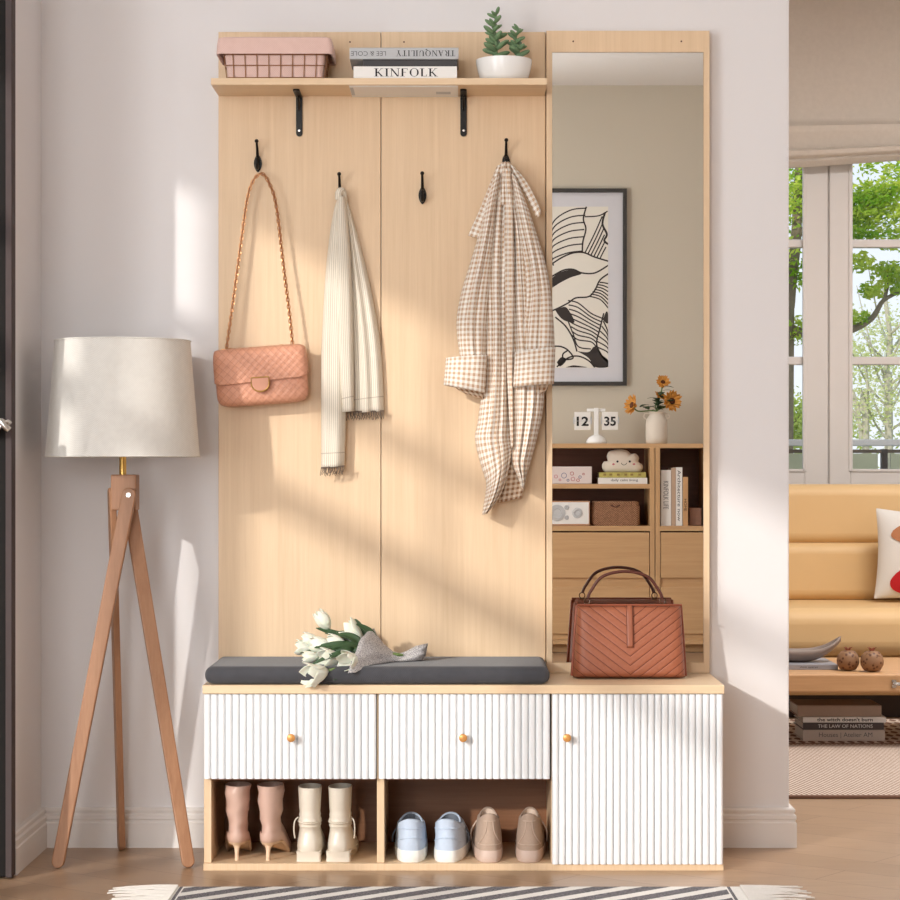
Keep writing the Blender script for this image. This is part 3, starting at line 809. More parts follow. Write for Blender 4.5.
# left front panel
bl = cloth([(498.5, 166, 508, 166), (492, 195, 509, 195), (486, 235, 510, 235), (483.5, 280, 510, 280), (484, 330, 510.5, 330), (483, 375, 511, 375), (478, 420, 512, 415), (475, 438, 512.5, 436), (480, 462, 513, 448), (486, 482, 511, 461), (485.5, 494, 505.5, 484), (483.5, 506, 498, 500), (482, 515, 488, 513)],
           -.050, -.09, lambda v: .016 + .028 * min(1, v * 2), pleat(5, .020, [(.30, .05, .6), (.62, .04, .8), (.86, .04, .9)]), n=80)
bl.build('front_panel', GING, co, angle=180)
br_ = cloth([(506, 165, 514, 167), (508, 195, 521, 197), (511, 235, 530, 235), (511, 280, 536, 280), (511, 330, 541, 330), (511.5, 375, 545, 375), (512, 410, 543.5, 410), (512, 440, 537, 440), (512, 462, 531, 462), (518, 477, 527, 475), (522, 489, 524.5, 487)],
            -.052, -.09, lambda v: .014 + .026 * min(1, v * 2), pleat(5, .018, [(.14, .05, .9), (.42, .04, .8), (.72, .05, .6)]), n=80)
br_.build('front_panel', GING, co, angle=180)
# centre placket between the panels
cloth([(503, 168, 509, 168), (504, 205, 513, 205), (504.5, 260, 514, 260), (505, 320, 514, 320), (506, 370, 513.5, 370), (509, 420, 513.5, 420), (511, 448, 513.5, 448)], -.082, -.10, .014, lambda u, v: .003 * sin(3 * pi * u), n=24).build('placket', GING, co, angle=180)
# sleeves
cloth([(493, 178, 501, 172), (486, 205, 497, 200), (479, 232, 494, 232), (470, 262, 492, 262), (461, 292, 490, 290), (456.5, 318, 488, 318), (457.5, 340, 487, 340), (461, 362, 486.5, 362)], -.066, -.10, .034, pleat(4, .013, [(.30, .06, .6), (.62, .05, .8)]), n=60).build('sleeve', GING, co, angle=180)
cloth([(511, 172, 518, 180), (515, 200, 528, 205), (519, 235, 538, 235), (523, 265, 546, 262), (524, 292, 551, 288), (520, 320, 554, 318), (517, 340, 555, 340), (516, 356, 555, 352)], -.066, -.10, .034, pleat(4, .013, [(.28, .05, .9), (.6, .05, .6)]), n=60).build('sleeve', GING, co, angle=180)
# rolled cuffs: open tubes of cloth
def cuff(A, B, w0, w1, ypos, name='cuff', dep=.03):
    """band from the line A (top: pxL,pyL,pxR,pyR) to the line B (bottom)"""
    mb = MB(); rings = []; N_ = 44
    def ring(row, d, yc, sh=0):
        L = P(row[0], row[1], ypos); R = P(row[2], row[3], ypos); c = (L + R) / 2; ax = (R - L) / 2; r = []
        for i in range(N_):
            a = 2 * pi * i / N_; wv = 1 + .05 * sin(3 * a + sh) + .03 * sin(7 * a + sh * 2)
            r.append(c + ax * cos(a) * (1 - sh * 0) + Vector((0, -sin(a) * d * wv + yc, 0)))
        return r
    def lr(t): return [p + (q - p) * t for p, q in zip(A, B)]
    seq = [(.02, .60, 0), (0, .85, 0), (.0, 1.0, 0), (.12, 1.10, .3), (.35, 1.12, .7), (.62, 1.12, 1.1), (.88, 1.08, 1.5), (1.0, 1.0, 1.7), (1.0, .88, 1.7), (.85, .82, 1.5), (.5, .8, 1.2), (.2, .7, 1)]
    rings = []
    for t, k, sh in seq:
        row = lr(t); cx = (row[0] + row[2]) / 2
        row = [cx + (row[0] - cx) * min(1, k), row[1], cx + (row[2] - cx) * min(1, k), row[3]]
        rings.append(ring(row, dep * k, 0, sh))
    mb.loft(rings, False, False, uv=True)
    return mb
cuff((446, 358, 487, 355), (443.5, 385, 485, 393), 0, 0, -.105, dep=.036).build('cuff', GING, co, angle=180)
cuff((515, 352, 555.5, 347), (513, 387, 554, 384), 0, 0, -.105, dep=.036).build('cuff', GING, co, angle=180)
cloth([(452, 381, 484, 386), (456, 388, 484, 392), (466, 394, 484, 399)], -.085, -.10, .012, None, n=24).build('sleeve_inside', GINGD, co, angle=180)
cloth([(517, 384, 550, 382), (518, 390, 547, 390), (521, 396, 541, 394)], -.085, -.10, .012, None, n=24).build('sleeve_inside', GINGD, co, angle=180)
# collar wings falling either side of the hook
cloth([(497, 165, 503, 165), (489, 185, 498, 188), (480, 208, 491, 212), (472, 226, 484, 230), (468, 235, 481, 239)], -.074, -.09, .010, lambda u, v: .003 * sin(5 * u + 4 * v), n=24).build('collar', GING, co, angle=180)
cloth([(509, 163, 514, 166), (517, 180, 524, 177), (526, 196, 533, 192), (534, 212, 540, 207), (537, 218, 541.5, 213)], -.078, -.09, .010, lambda u, v: .003 * sin(5 * u + 4 * v), n=24).build('collar', GING, co, angle=180)
kn = cloth([(501, 162, 511, 162), (498.5, 167, 513.5, 167), (497, 176, 515, 176), (496, 190, 517, 190), (496, 205, 518, 205)], -.062, -.085, .030, lambda u, v: .006 * sin(6 * pi * u + 2 * v), n=40)
kn.build('gathered_neck', GING, co, angle=180)

# ================================================================== ON THE CABINET
# tulip bouquet in paper
bq = thing('tulip_bouquet', 'white tulip bouquet wrapped in grey paper on the bench cushion', 'bouquet', (-.24, -.2, ZTOP + .042))
PETAL = NT('tulip_petal').setp(.55, 0, .3)
_v = PETAL.coord(); PETAL.base(PETAL.mix(PETAL.noise(_v, 60, 3), lin((224, 226, 204)), lin((240, 240, 230)))); PETAL.b.inputs['Subsurface Weight'].default_value = .1; PETAL.b.inputs['Subsurface Scale'].default_value = .004
PETAL = PETAL.m
LEAFG = plain('tulip_leaf', (62, 92, 54), .5, var=.3, nscale=40)
STEMG = plain('tulip_stem', (124, 150, 88), .5, var=.2)
def tulip(c, d, r, L, op, seed):
    """c base of bloom, d direction, r width, L length, op openness"""
    rnd = random.Random(seed); d = d.normalized(); a = d.orthogonal().normalized(); b = d.cross(a); mb = MB()
    for k in range(6):
        ang = k * pi / 3 + rnd.random() * .3; inner = k % 2; o = op * (1.15 if not inner else .8) + rnd.random() * .15 * op
        ra = a * cos(ang) + b * sin(ang); ta = -a * sin(ang) + b * cos(ang)
        def fn(u, v, ra=ra, ta=ta, o=o, inner=inner):
            wd = sin(pi * min(1, v * .82 + .1)) ** .7 * (1 - v ** 6) ; ph = (u - .5) * 1.75
            R = r * (.18 + .82 * sin(pi * min(1, .5 * (v * 1.25) ** .8)) ) * (1 - .62 * max(0, v - .35) * (1 - o)) * (1 + o * max(0, v - .5) * 1.3)
            R *= (.94 if inner else 1)
            return c + d * (L * v * (1 - .1 * o)) + ra * R * cos(ph * wd) + ta * R * sin(ph * wd) * 1.05
        mb.grid(fn, 8, 10)
    return mb.build('tulip_bloom', PETAL, bq, solid=.0014, angle=180)
mouth = P(377, 656, -.235)
blooms = [(323, 620, -.20, 1.05, .0), (352, 633, -.21, 1.25, .5), (336, 643, -.245, 1.05, .2), (320, 645, -.255, 1.15, .1), (310, 640, -.225, .9, .3), (303, 648, -.235, .85, .5), (330, 659, -.290, 1.25, .55), (350, 661, -.325, 1.15, .6), (310, 657, -.270, .8, .3), (315, 674, -.352, 1.3, .65)]
for i, (px, py, y, s, op) in enumerate(blooms):
    c = P(px, py, y); d = (c - mouth); d = Vector((d.x, d.y * .5 - (.02 if op > .5 else 0), d.z + (.02 if i == 0 else 0)))
    if i == 0: d = Vector((-.55, -.1, .8))
    d.normalize(); L = .050 * s; base = c - d * L * .5
    tulip(base, d, .019 * s, L, op, i)
    MB().tube(smoothpath([base + d * .003, base - d * .025, mouth.lerp(base, .25) + Vector((0, .008, .003)), mouth + Vector((.06, .03, .0))], 5), .0028, 7).build('stem', STEMG, bq)
def leaf(p0, p1, p2, w_, seed=0):
    p0, p1, p2 = Vector(p0), Vector(p1), Vector(p2); pts = smoothpath([p0, p1, p2], 8); mb = MB()
    n_ = len(pts)
    up = Vector((0, -.6, .8))
    def fn(u, v):
        i = min(n_ - 2, int(v * (n_ - 1))); t = v * (n_ - 1) - i; p = pts[i].lerp(pts[i + 1], t); dr = (pts[i + 1] - pts[i]).normalized(); s = dr.cross(up).normalized(); nr = s.cross(dr)
        ww = w_ * (sin(pi * min(1, v * .93 + .06)) ** .8); k = (u - .5) * 2
        return p + s * k * ww + nr * (abs(k) ** 2) * ww * .5
    return mb.grid(fn, 6, 16).build('leaf', LEAFG, bq, solid=.0012, angle=180)
def LP(a, b, c, w_): leaf(P(*a), P(*b), P(*c), w_)
LP((375, 655, -.23), (348, 640, -.215), (316, 628, -.20), .012)
LP((376, 650, -.22), (362, 632, -.20), (355, 619, -.19), .010)
LP((372, 660, -.25), (345, 658, -.26), (318, 640, -.235), .011)
LP((374, 660, -.25), (340, 650, -.255), (300, 653, -.25), .010)
LP((372, 666, -.26), (345, 671, -.29), (322, 667, -.30), .012)
LP((376, 650, -.22), (370, 634, -.22), (356, 624, -.225), .011)
LP((370, 652, -.26), (352, 646, -.275), (330, 650, -.29), .011)
LP((372, 664, -.27), (352, 668, -.30), (334, 680, -.338), .010)
LP((365, 648, -.23), (345, 636, -.23), (328, 640, -.235), .012)
LP((372, 652, -.25), (360, 655, -.27), (346, 668, -.30), .012)
rl_ = random.Random(12)
for k in range(13):
    tx = rl_.uniform(308, 352); ty = rl_.uniform(632, 668); yy = -.22 - (ty - 630) * .002
    dy_ = -.02 if k % 3 == 0 else .015; LP((364, 654 + rl_.uniform(-8, 8), -.262), (tx * .5 + 184, ty * .5 + 326 - 4, yy + dy_), (tx, ty, yy + dy_), rl_.uniform(.008, .012))
# paper cone
WRAP = NT('printed_wrapping').setp(.8, 0, .3)
_v = WRAP.coord('Object', (1, 1, 1)); _n = WRAP.noise(WRAP.coord('Object', (140, 140, 420)), 2.2, 4, .7)
WRAP.base(WRAP.mix(WRAP.ramp(_n, .50, .56), lin((206, 202, 200)), lin((120, 116, 118)))); WRAP.bump(WRAP.noise(_v, 60, 4), .5, .004); WRAP = WRAP.m
rings = []
cz = ZTOP + .042
sec = [((361, 655), -.268, (.024, .078, .050), (-.006, -.040, .024)), ((366, 655), -.262, (.018, .070, .046), (-.006, -.038, .022)), ((374, 655.5), -.245, (.008, .048, .034), (0, -.030, .020)), ((383, 657), -.225, (0, .028, .023), (0, -.022, .015)), ((392, 659), -.208, (0, .014, .014), (0, -.014, .011)), ((400, 660), -.195, (0, .010, .012), (0, -.013, .008)),
       ((407, 658.5), -.185, (0, .010, .015), (0, -.017, .008)), ((415, 655.5), -.175, (.003, .012, .020), (0, -.022, .010)), ((425, 653), -.165, (.006, .012, .021), (0, -.026, .010))]
for k, (pp, y, A_, B_) in enumerate(sec):
    c = P(pp[0], pp[1], y); r = []; A_, B_ = Vector(A_), Vector(B_)
    for i in range(48):
        a = 2 * pi * i / 48; wv = 1 + .07 * sin(5 * a + k * .7) + .05 * sin(9 * a - k)
        p = c + (A_ * sin(a) + B_ * cos(a)) * wv
        lim = cz + .0015 if p.y > -.325 else cz - .012
        p.z = max(p.z, lim); r.append(p)
    rings.append(r)
MB().loft(rings, False, False).build('wrapping_paper', WRAP, bq, solid=.0012, angle=180)

# brown chevron handbag
hb = thing('chevron_handbag', 'cognac brown chevron stitched handbag standing on the cabinet before the mirror', 'handbag', P(630, 679, -.16))
hb.location.z = ZTOP; OFF[hb.name] = Vector(hb.location)
hx = P(630, 0, -.187).x; zb = ZTOP + .001; zt = P(0, 605.5, -.187).z; hh = zt - zb
wB, wT = .1355, .1245
def hbf(sg, proud=0):
    def fn(u, v):
        a = 2 * u - 1; b = 2 * v - 1; wd = wB + (wT - wB) * (v ** .8)
        dep = (.056 - .030 * v ** 1.3)
        ed = max(0, 1 - abs(a) ** 14) ** .4 * max(0, 1 - abs(b) ** 16) ** .4
        x = hx + wd * a * (1 - .012 * b ** 10); z = zb + hh * v
        k = 0
        if sg < 0:
            kk = ((z - zb) - .76 * abs(x - hx)) / .0215; fr = abs((kk + 50) % 1 - .5); k = .0018 * min(1, fr / .16) ** .5
            k += .004 * (1 - v) * cos(a * 1.2)
        return Vector((x, -.145 + sg * (dep * ed) - k * ed - proud, z))
    return fn
mb = MB(); f1 = hbf(-1); mb.grid(f1, 140, 90, lambda u, v: (f1(u, v).x - hx, f1(u, v).z - zb)); f2 = hbf(1); mb.grid(f2, 30, 20, lambda u, v: (0.005, .3))
mb.build('body', CHEV, hb, angle=80)
bd = MB()
for k in (-1, 1):
    bd.tube([Vector((hx + k * wB * 1.0, -.145, zb + .003)), Vector((hx + k * (wB + wT) / 2, -.145, zb + hh * .5)), Vector((hx + k * wT * .995, -.145, zt - .002))], .004, 8)
bd.tube([Vector((hx - wT, -.168, zt)), Vector((hx + wT, -.168, zt))], .0025, 8)
bd.build('piping', BROWNL, hb)
# central strap
q0 = P(626.5, 605, -.19).x; q1 = P(633.5, 605, -.19).x; zs = P(0, 648, -.21).z
def stf(u, v):
    z = zs + (zt + .001 - zs) * v; vv = max(0, min(1, (z - zb) / hh)); y = hbf(-1)(.5, min(.985, vv)).y - .003
    return Vector((q0 + (q1 - q0) * u, y, z))
MB().grid(stf, 3, 20).build('centre_strap', plain('strap_leather', (148, 84, 57), .5, var=.05), hb, solid=.003, smooth=True)
st = MB()
for xx in (q0 + .0012, q1 - .0012): st.tube([stf((xx - q0) / (q1 - q0), k / 12) + Vector((0, -.0018, 0)) for k in range(13)], .0006, 4)
st.build('stitching', HANDL, hb)
# handle with rings
zh0 = zt + .003
hxl, hxr = P(586, 0, -.15).x, P(664, 0, -.15).x; zpk = P(0, 571.5, -.15).z
hp = [Vector((hxl + .004, -.148, zh0 + .012)), Vector((hxl + .012, -.148, zh0 + .030)), Vector((hxl + .04, -.148, zpk - .012)), Vector(((hxl + hxr) / 2, -.148, zpk)), Vector((hxr - .04, -.148, zpk - .012)), Vector((hxr - .012, -.148, zh0 + .030)), Vector((hxr - .004, -.148, zh0 + .012))]
MB().tube(smoothpath(hp, 8), .0038, 10).build('handle', HANDL, hb)
for x in (hxl + .003, hxr - .003):
    rg = MB()
    rg.tube([Vector((x + .007 * cos(a), -.148, zh0 + .006 + .007 * sin(a))) for a in [2 * pi * k / 16 for k in range(16)]], .0015, 6, closed=True)
    rg.box(x - .006, x + .006, -.153, -.143, zh0 - .006, zh0)
    rg.build('handle_ring', bpy.data.materials.get('dark_bronze') or plain('dark_bronze', (96, 68, 48), .35, .9), hb)

# ================================================================== SHOES
def fp(a, W, yh, yf, pe=.72, toe=1.0, heelw=1.0):
    s = (1 - cos(a)) / 2; sd = sgn(sin(a)); k = abs(sin(a)) ** pe
    w_ = W / 2 * k * (heelw + (toe - heelw) * s)
    return sd * w_, yh + (yf - yh) * s
def shoe_rings(levels, n=36):
    rings = []
    for lv in levels:
        z, yh, yf, W = lv[:4]; zf = lv[4] if len(lv) > 4 else z; toe = lv[5] if len(lv) > 5 else 1.0; pe = lv[6] if len(lv) > 6 else .72
        r = []
        for i in range(n):
            a = 2 * pi * i / n + .0001; x, y = fp(a, W, yh, yf, pe, toe); t = (y - yh) / (yf - yh + 1e-9)
            zz = zf(t) if callable(zf) else z + (zf - z) * t
            r.append(Vector((x, y, zz)))
        rings.append(r)
    return rings
ZB = .0167
def heelramp(h, t0=.35, t1=.72):
    def f(t):
        k = min(1, max(0, (t - t0 * .6) / (t1 - t0 * .6))); return h * (1 - (3 * k * k - 2 * k ** 3))
    return f
# stiletto ankle boots
def stiletto(label, loc, rz, seed):
    t = thing('stiletto_boot', label, 'boot', (0, 0, 0), 'heeled ankle boots in the left shoe bay')
    hr = heelramp(.040)
    L = []
    L.append((0, .004, .200, .050, lambda q: hr(q) + .001, 1.15)); L.append((0, .0, .205, .054, lambda q: hr(q) + .005, 1.2))
    L.append((0, -.001, .205, .056, lambda q: hr(q) + .014, 1.15)); L.append((0, .0, .190, .054, lambda q: hr(q) * .95 + .026, 1.05))
    L.append((.060, .004, .150, .046, .058, 1.0, .85)); L.append((.078, .007, .112, .044, .078, 1, .95)); L.append((.092, .006, .096, .046, .092, 1, 1)); L.append((.112, .003, .096, .052, .112, 1, 1))
    L.append((.135, .0, .100, .056, .135, 1, 1)); L.append((.155, -.002, .104, .058, .155, 1, 1)); L.append((.172, -.003, .108, .061, .170, 1, 1))
    rn = shoe_rings(L)
    for k, r in enumerate(rn):
        if k > 4: rn[k] = [p + Vector((.0022 * sin(p.z * 150 + seed + p.y * 30), .0016 * sin(p.z * 190 + seed), 0)) for p in r]
    top = rn[-1]; c = sum(top, Vector()) / len(top)
    rn.append([p + (c - p) * .05 + Vector((0, 0, .001)) for p in top]); rn.append([p + (c - p) * .10 + Vector((0, 0, -.004)) for p in top]); rn.append([p + (c - p) * .18 + Vector((0, 0, -.06)) for p in top])
    MB().loft(rn, True, True).build('upper', BOOTP, t, local=True, angle=60)
    so = shoe_rings([(0, .006, .200, .048, lambda q: hr(q) - .003, 1.2), (0, .002, .206, .055, lambda q: hr(q) + .0025, 1.22)])
    MB().loft(so).build('sole', SOLEP, t, local=True)
    hl = MB(); hl.lathe([(.0048, -.0005), (.0048, .003), (.0044, .015), (.0062, .028), (.0125, .0385), (.017, .043)], (0, .016, 0), 16, sy=1)
    for i, p in enumerate(hl.v): p.y += .010 * max(0, p.z - .02) / .02
    hl.build('heel', SOLEP, t, local=True)
    t.location = loc; t.rotation_euler.z = rz; return t
BOOTP = plain('blush_leather', (210, 176, 160), .38, var=.05, nscale=40, bump=.15)
SOLEP = plain('nude_sole', (226, 196, 166), .4, var=.03)
def at(px, y): q = P(px, 857, y); return Vector((q.x, y, ZB))
s1 = stiletto('blush stiletto ankle boot at the left end of the bay', at(236.5, -.305), radians(3), 0)
s2 = stiletto('blush stiletto ankle boot turned outward, beside the cream boots', at(266.5, -.305), radians(-7), 2)
# cream ankle boots
BOOTC = plain('cream_leather', (226, 216, 200), .33, var=.04, nscale=30, bump=.12)
def creamboot(label, loc, rz, sd):
    t = thing('ankle_boot', label, 'boot', (0, 0, 0), 'cream boots in the left shoe bay')
    L = [(.022, .0, .20, .058, .012, 1.1, .5), (.030, -.002, .205, .062, .022, 1.1, .5), (.046, .0, .19, .060, .034, 1.05, .55), (.062, .006, .13, .052, .062, 1, .7), (.074, .008, .105, .048, .074, 1, .8), (.080, .003, .103, .053, .080, 1, .8),
         (.085, .007, .10, .048, .085, 1, .8), (.092, .002, .10, .054, .092, 1, .8), (.098, .006, .10, .049, .098, 1, .8), (.104, .003, .10, .051, .104, 1, .8), (.110, .006, .10, .048, .110, 1, .8), (.120, .003, .10, .050, .120, 1, .8), (.145, .0, .103, .052, .145, 1, .8), (.170, -.002, .106, .055, .168, 1, .8)]
    rn = shoe_rings(L, 40); top = rn[-1]; c = sum(top, Vector()) / len(top)
    rn.append([p + (c - p) * .08 + Vector((0, 0, .0008)) for p in top]); rn.append([p + (c - p) * .12 + Vector((0, 0, -.05)) for p in top])
    MB().loft(rn, True, True).build('upper', BOOTC, t, local=True, angle=60)
    hl = MB(); hl.loft([rect(-.0285, .0285, .002, .040, 0, .005), rect(-.0275, .0275, .003, .040, .010, .005), rect(-.0285, .0285, .0, .046, .024, .006)])
    hl.loft(shoe_rings([(0, .085, .205, .060, 0, 1, .5), (.010, .08, .208, .066, .010, 1, .5), (.022, .02, .207, .064, .021, 1.1, .5)], 36))
    hl.build('heel', BOOTC, t, local=True, angle=40)
    st = MB().tube(smoothpath([(sd * .027, .04, .098), (sd * .034, .03, .090), (sd * .036, .03, .07), (sd * .034, .035, .05)], 6), .0016, 6).build('side_lace', BOOTC, t, local=True)
    st = MB()
    st.tube([Vector((.0265 * cos(a) * 1.02, .052 - .052 * sin(a), .0885)) for a in [pi * k / 20 for k in range(21)]], .0014, 6)
    st.build('strap', BOOTC, t, local=True)
    t.location = loc; t.rotation_euler.z = rz; return t
creamboot('cream leather ankle boot beside the blush stiletto boots', at(308.5, -.315), radians(0), -1)
creamboot('cream leather ankle boot nearest the divider of the bays', at(338, -.315), radians(-3), 1)
# sneakers
def sneaker(name, label, loc, rz, up, sole, trim, W, hc, group, low=False, sidelean=1):
    t = thing(name, label, 'shoe', (0, 0, 0), group)
    hs = .027
    so = shoe_rings([(.0, .002, .262, W * .97, .004, 1.1, .5), (.004, .0, .270, W * 1.0, .010, 1.12, .5), (hs * .6, -.001, .272, W * 1.01, hs * .8, 1.12, .5), (hs, .001, .270, W * 1.0, hs, 1.1, .55)], 44)
    MB().loft(so).build('sole', sole, t, local=True, angle=50)
    tilt = (lambda z, dz: (lambda q: z - dz * sin(pi * min(1, q)) ** 1.0)) if not low else (lambda z, dz: (lambda q: z - dz * sin(pi * min(1, q))))
    kw = 1 if low else 1.14
    L = [(hs, .002, .266, W * .96, hs, 1.1, .56), (hs + .014, .001, .262, W * .97, hs + .010, 1.08, .6), (hs + .026, .002, .235, W * .95, lambda q: hs + .026 - .0 * q, 1.02),
         (hs + .040, .003, .195, W * .89 * (kw + 1) / 2, hs + .040, .96, .8), (hc - .020, .003, .158, W * .80 * kw, hc - .018, .92, .8), (hc - .008, .001, .128, W * .74 * kw * (1 if low else 1.03), tilt(hc - .006, .010), .95, .85), (hc, .0, .115, W * .66 * kw * (1 if low else 1.05), tilt(hc, .016), 1, .88)]
    rn = shoe_rings(L, 44); top = rn[-1]; c = sum(top, Vector()) / len(top)
    rn.append([p + (c - p) * .07 + Vector((0, 0, .002)) for p in top]); rn.append([p + (c - p) * .16 + Vector((0, 0, -.001)) for p in top])
    MB().loft(rn, True, False).build('upper', up, t, local=True, angle=70)
    inn = [[p + (c - p) * .15 + Vector((0, 0, -.001)) for p in top], [p + (c - p) * .2 + Vector((0, 0, -.03)) for p in top], [p + (c - p) * .3 + Vector((0, 0, -.045)) for p in top]]
    MB().loft(inn, False, True).build('lining', trim, t, local=True)
    tg = MB(); tg.grid(lambda u, v: Vector(((u - .5) * W * .52, .130 - .020 * v + .004 * abs(u - .5), hc - .034 + (.034 if low else .030) * v - .012 * (2 * u - 1) ** 2)), 8, 8)
    tg.build('tongue', up, t, local=True, solid=.004)
    # rear details
    rear = MB()
    def back(a, z, o=.001):
        # point on the heel at height z, side angle a (radians, 0 = straight back)
        zz = [L[k][0] for k in range(len(L))]; k = 0
        while k < len(zz) - 2 and zz[k + 1] < z: k += 1
        f = min(1, max(0, (z - zz[k]) / (zz[k + 1] - zz[k]))); pr = []
        for lv in (L[k], L[k + 1]):
            x, y = fp(a, lv[3] + 2 * o, lv[1] - o, lv[2], lv[6] if len(lv) > 6 else .72); pr.append(Vector((x, y, 0)))
        p = pr[0].lerp(pr[1], f); p.z = z; return p
    if low:
        for sd in (-1, 1):
            rear.tube([back(sd * (.18 + .55 * (1 - k / 10) ** 2.2), hs + .012 + (hc - hs - .030) * k / 10, .0012) for k in range(11)], .0011, 5)
        rear.tube([back(-.8 + 1.6 * k / 16, hs + .014, .0012) for k in range(17)], .0011, 5)
        rear.tube([back(-.45 + .9 * k / 16, hc - .016, .0012) for k in range(17)], .0011, 5)
    else:
        rear.tube([back(-1.0 + 2.0 * k / 20, hs + .030 - .016 * (abs(k - 10) / 10) ** 2, .0012) for k in range(21)], .0012, 5)
        rear.tube([back(-1.0 + 2.0 * k / 20, hc - .022 - .004 * (abs(k - 10) / 10) ** 2, .0012) for k in range(21)], .0012, 5)
    rear.build('heel_seam', trim if low else up, t, local=True)
    lc = MB()
    for k in range(5):
        y = .135 + .017 * k; z = hc - .022 - .0105 * k
        lc.tube(smoothpath([(-W * .2, y + .004, z - .006), (0, y, z + .004), (W * .2, y + .004, z - .006)], 4), .0018, 6)
    bx = sidelean * W * .30
    lc.tube(smoothpath([(0, .13, hc - .014), (bx, .10, hc - .022), (sidelean * W * .56, .09, hc - .045), (sidelean * W * .60, .10, hc - .065), (sidelean * W * .58, .12, hs + .004)], 6), .0016, 6)
    lc.build('lace', trim, t, local=True)
    t.location = loc; t.rotation_euler.z = rz; return t
BLUEU = plain('pale_blue_mesh', (196, 210, 228), .8, var=.05, nscale=200, bump=.3)
SOLEW = plain('white_rubber', (240, 240, 234), .5, var=.02)
DARKT = plain('dark_lining', (104, 110, 120), .8, var=.1)
TAUPE = plain('taupe_suede', (184, 160, 142), .9, var=.08, nscale=300, bump=.3)
SOLET = plain('blush_rubber', (206, 182, 168), .55, var=.02)
TAUPT = plain('taupe_trim', (206, 184, 166), .8, var=.05)
GB = 'sneakers in the middle shoe bay'
sneaker('sneaker', 'pale blue sneaker with white sole next to the bay divider', at(411, -.325), radians(1), BLUEU, SOLEW, DARKT, .074, .100, GB, sidelean=-1)
sneaker('sneaker', 'pale blue sneaker with white sole beside the taupe pair', at(446, -.325), radians(-6), BLUEU, SOLEW, DARKT, .074, .100, GB)
sneaker('sneaker', 'taupe suede sneaker beside the blue pair', at(490, -.325), radians(2), TAUPE, SOLET, TAUPT, .067, .112, GB, low=True, sidelean=-1)
sneaker('sneaker', 'taupe suede sneaker nearest the fluted cabinet door', at(529, -.325), radians(-3), TAUPE, SOLET, TAUPT, .067, .112, GB, low=True)

# ================================================================== LAMP
LY = -.205
lm = thing('tripod_floor_lamp', 'floor lamp with linen drum shade on three slanted wooden legs', 'lamp', (P(122.8, 0, LY).x, LY, 0))
lc_ = P(122.8, 0, LY).x
def zL(py, y=LY): return H - (py - CY) * (y - CAMY) / F
zb, zt = zL(457.2), zL(340.5)
MB().lathe([(.1800, zb), (.1812, zb), (.1588, zt), (.1576, zt), (.1800, zb)], (lc_, LY, 0), 72, cap0=False, cap1=False).build('lamp_shade', LINEN, lm, angle=60)
rm = MB()
for r, z in ((.1808, zb + .002), (.1585, zt - .002)): MB().tube([(lc_ + r * cos(a), LY + r * sin(a), z) for a in [2 * pi * k / 72 for k in range(72)]], .0022, 6, closed=True).build('shade_rim', LINEN, lm)
MB().lathe([(.0085, zL(476)), (.0085, zL(440)), (.012, zL(438)), (.012, zL(415))], (lc_, LY, 0), 20).build('lamp_stem', GOLD, lm)
sp_ = MB()
for k in range(3):
    a = 2 * pi * k / 3 + .4; sp_.tube([(lc_, LY, zL(430)), (lc_ + .178 * cos(a), LY + .178 * sin(a), zb + .004)], .0018, 6)
sp_.build('shade_carrier', GOLD, lm)
MB().ell((lc_, LY, zL(400)), (.028, 0, 0), (0, .028, 0), (0, 0, .036), 20, 14).build('bulb', plain('opal_bulb', (240, 238, 232), .3), lm)
ztb, zbb = zL(474.5), zL(508)
MB().box(lc_ - .0245, lc_ + .0355, LY - .028, LY + .028, zbb - .005, ztb).build('top_block', LAMPW, lm, smooth=False, bevel=.003)
def lampleg(p_top, p_bot, wid, thk, face):
    """flat bar with rounded ends; face = direction the broad side looks to"""
    p_top, p_bot, face = Vector(p_top), Vector(p_bot), Vector(face)
    ax = (p_bot - p_top); L = ax.length; ax.normalize(); s = ax.cross(face).normalized(); nrm = s.cross(ax).normalized()
    n = 10; w2 = wid / 2; w3 = w2 * .86
    pl = [(w2 * cos(a), w2 * sin(a)) for a in [pi * k / n for k in range(n + 1)]]       # top arc (up = +)
    pl += [(-w3, -L + w3)] + [(-w3 * cos(a), -L + w3 - w3 * sin(a)) for a in [pi * k / n for k in range(1, n)]] + [(w3, -L + w3)]
    M = Matrix(((s.x, nrm.x, -ax.x, p_top.x), (s.y, nrm.y, -ax.y, p_top.y), (s.z, nrm.z, -ax.z, p_top.z), (0, 0, 0, 1)))
    mb = MB().prism(pl, -thk / 2, thk / 2); mb.xf(M)
    return mb.build('leg', LAMPW, lm, smooth=False, bevel=.003, seg=2)
ly1 = -.30
B1 = P(57, 861, ly1); B1.z = .0006; B2 = P(189, 859, ly1 + .005); B2.z = .0006; B3 = Vector((P(121.5, 847, -.048).x, -.048, .0006))
T1 = P(129, 495, LY - .040); lampleg(T1, B1, .034, .018, (.0, -1, 0))
T2 = P(124, 498, LY + .010); T2.x = lc_ + .012; lampleg(T2, B2, .034, .018, (.25, -.97, 0))
T3 = Vector((lc_ - .029, LY + .020, zL(494))); lampleg(T3, B3, .030, .016, (-.93, -.36, 0))
bo = MB(); bo.lathe([(.0028, -.0045), (.0035, -.003), (.0055, -.003), (.0055, 0)], (T1.x, LY - .049, T1.z), 16, 'y')
bo.build('bolt', STEEL, lm)

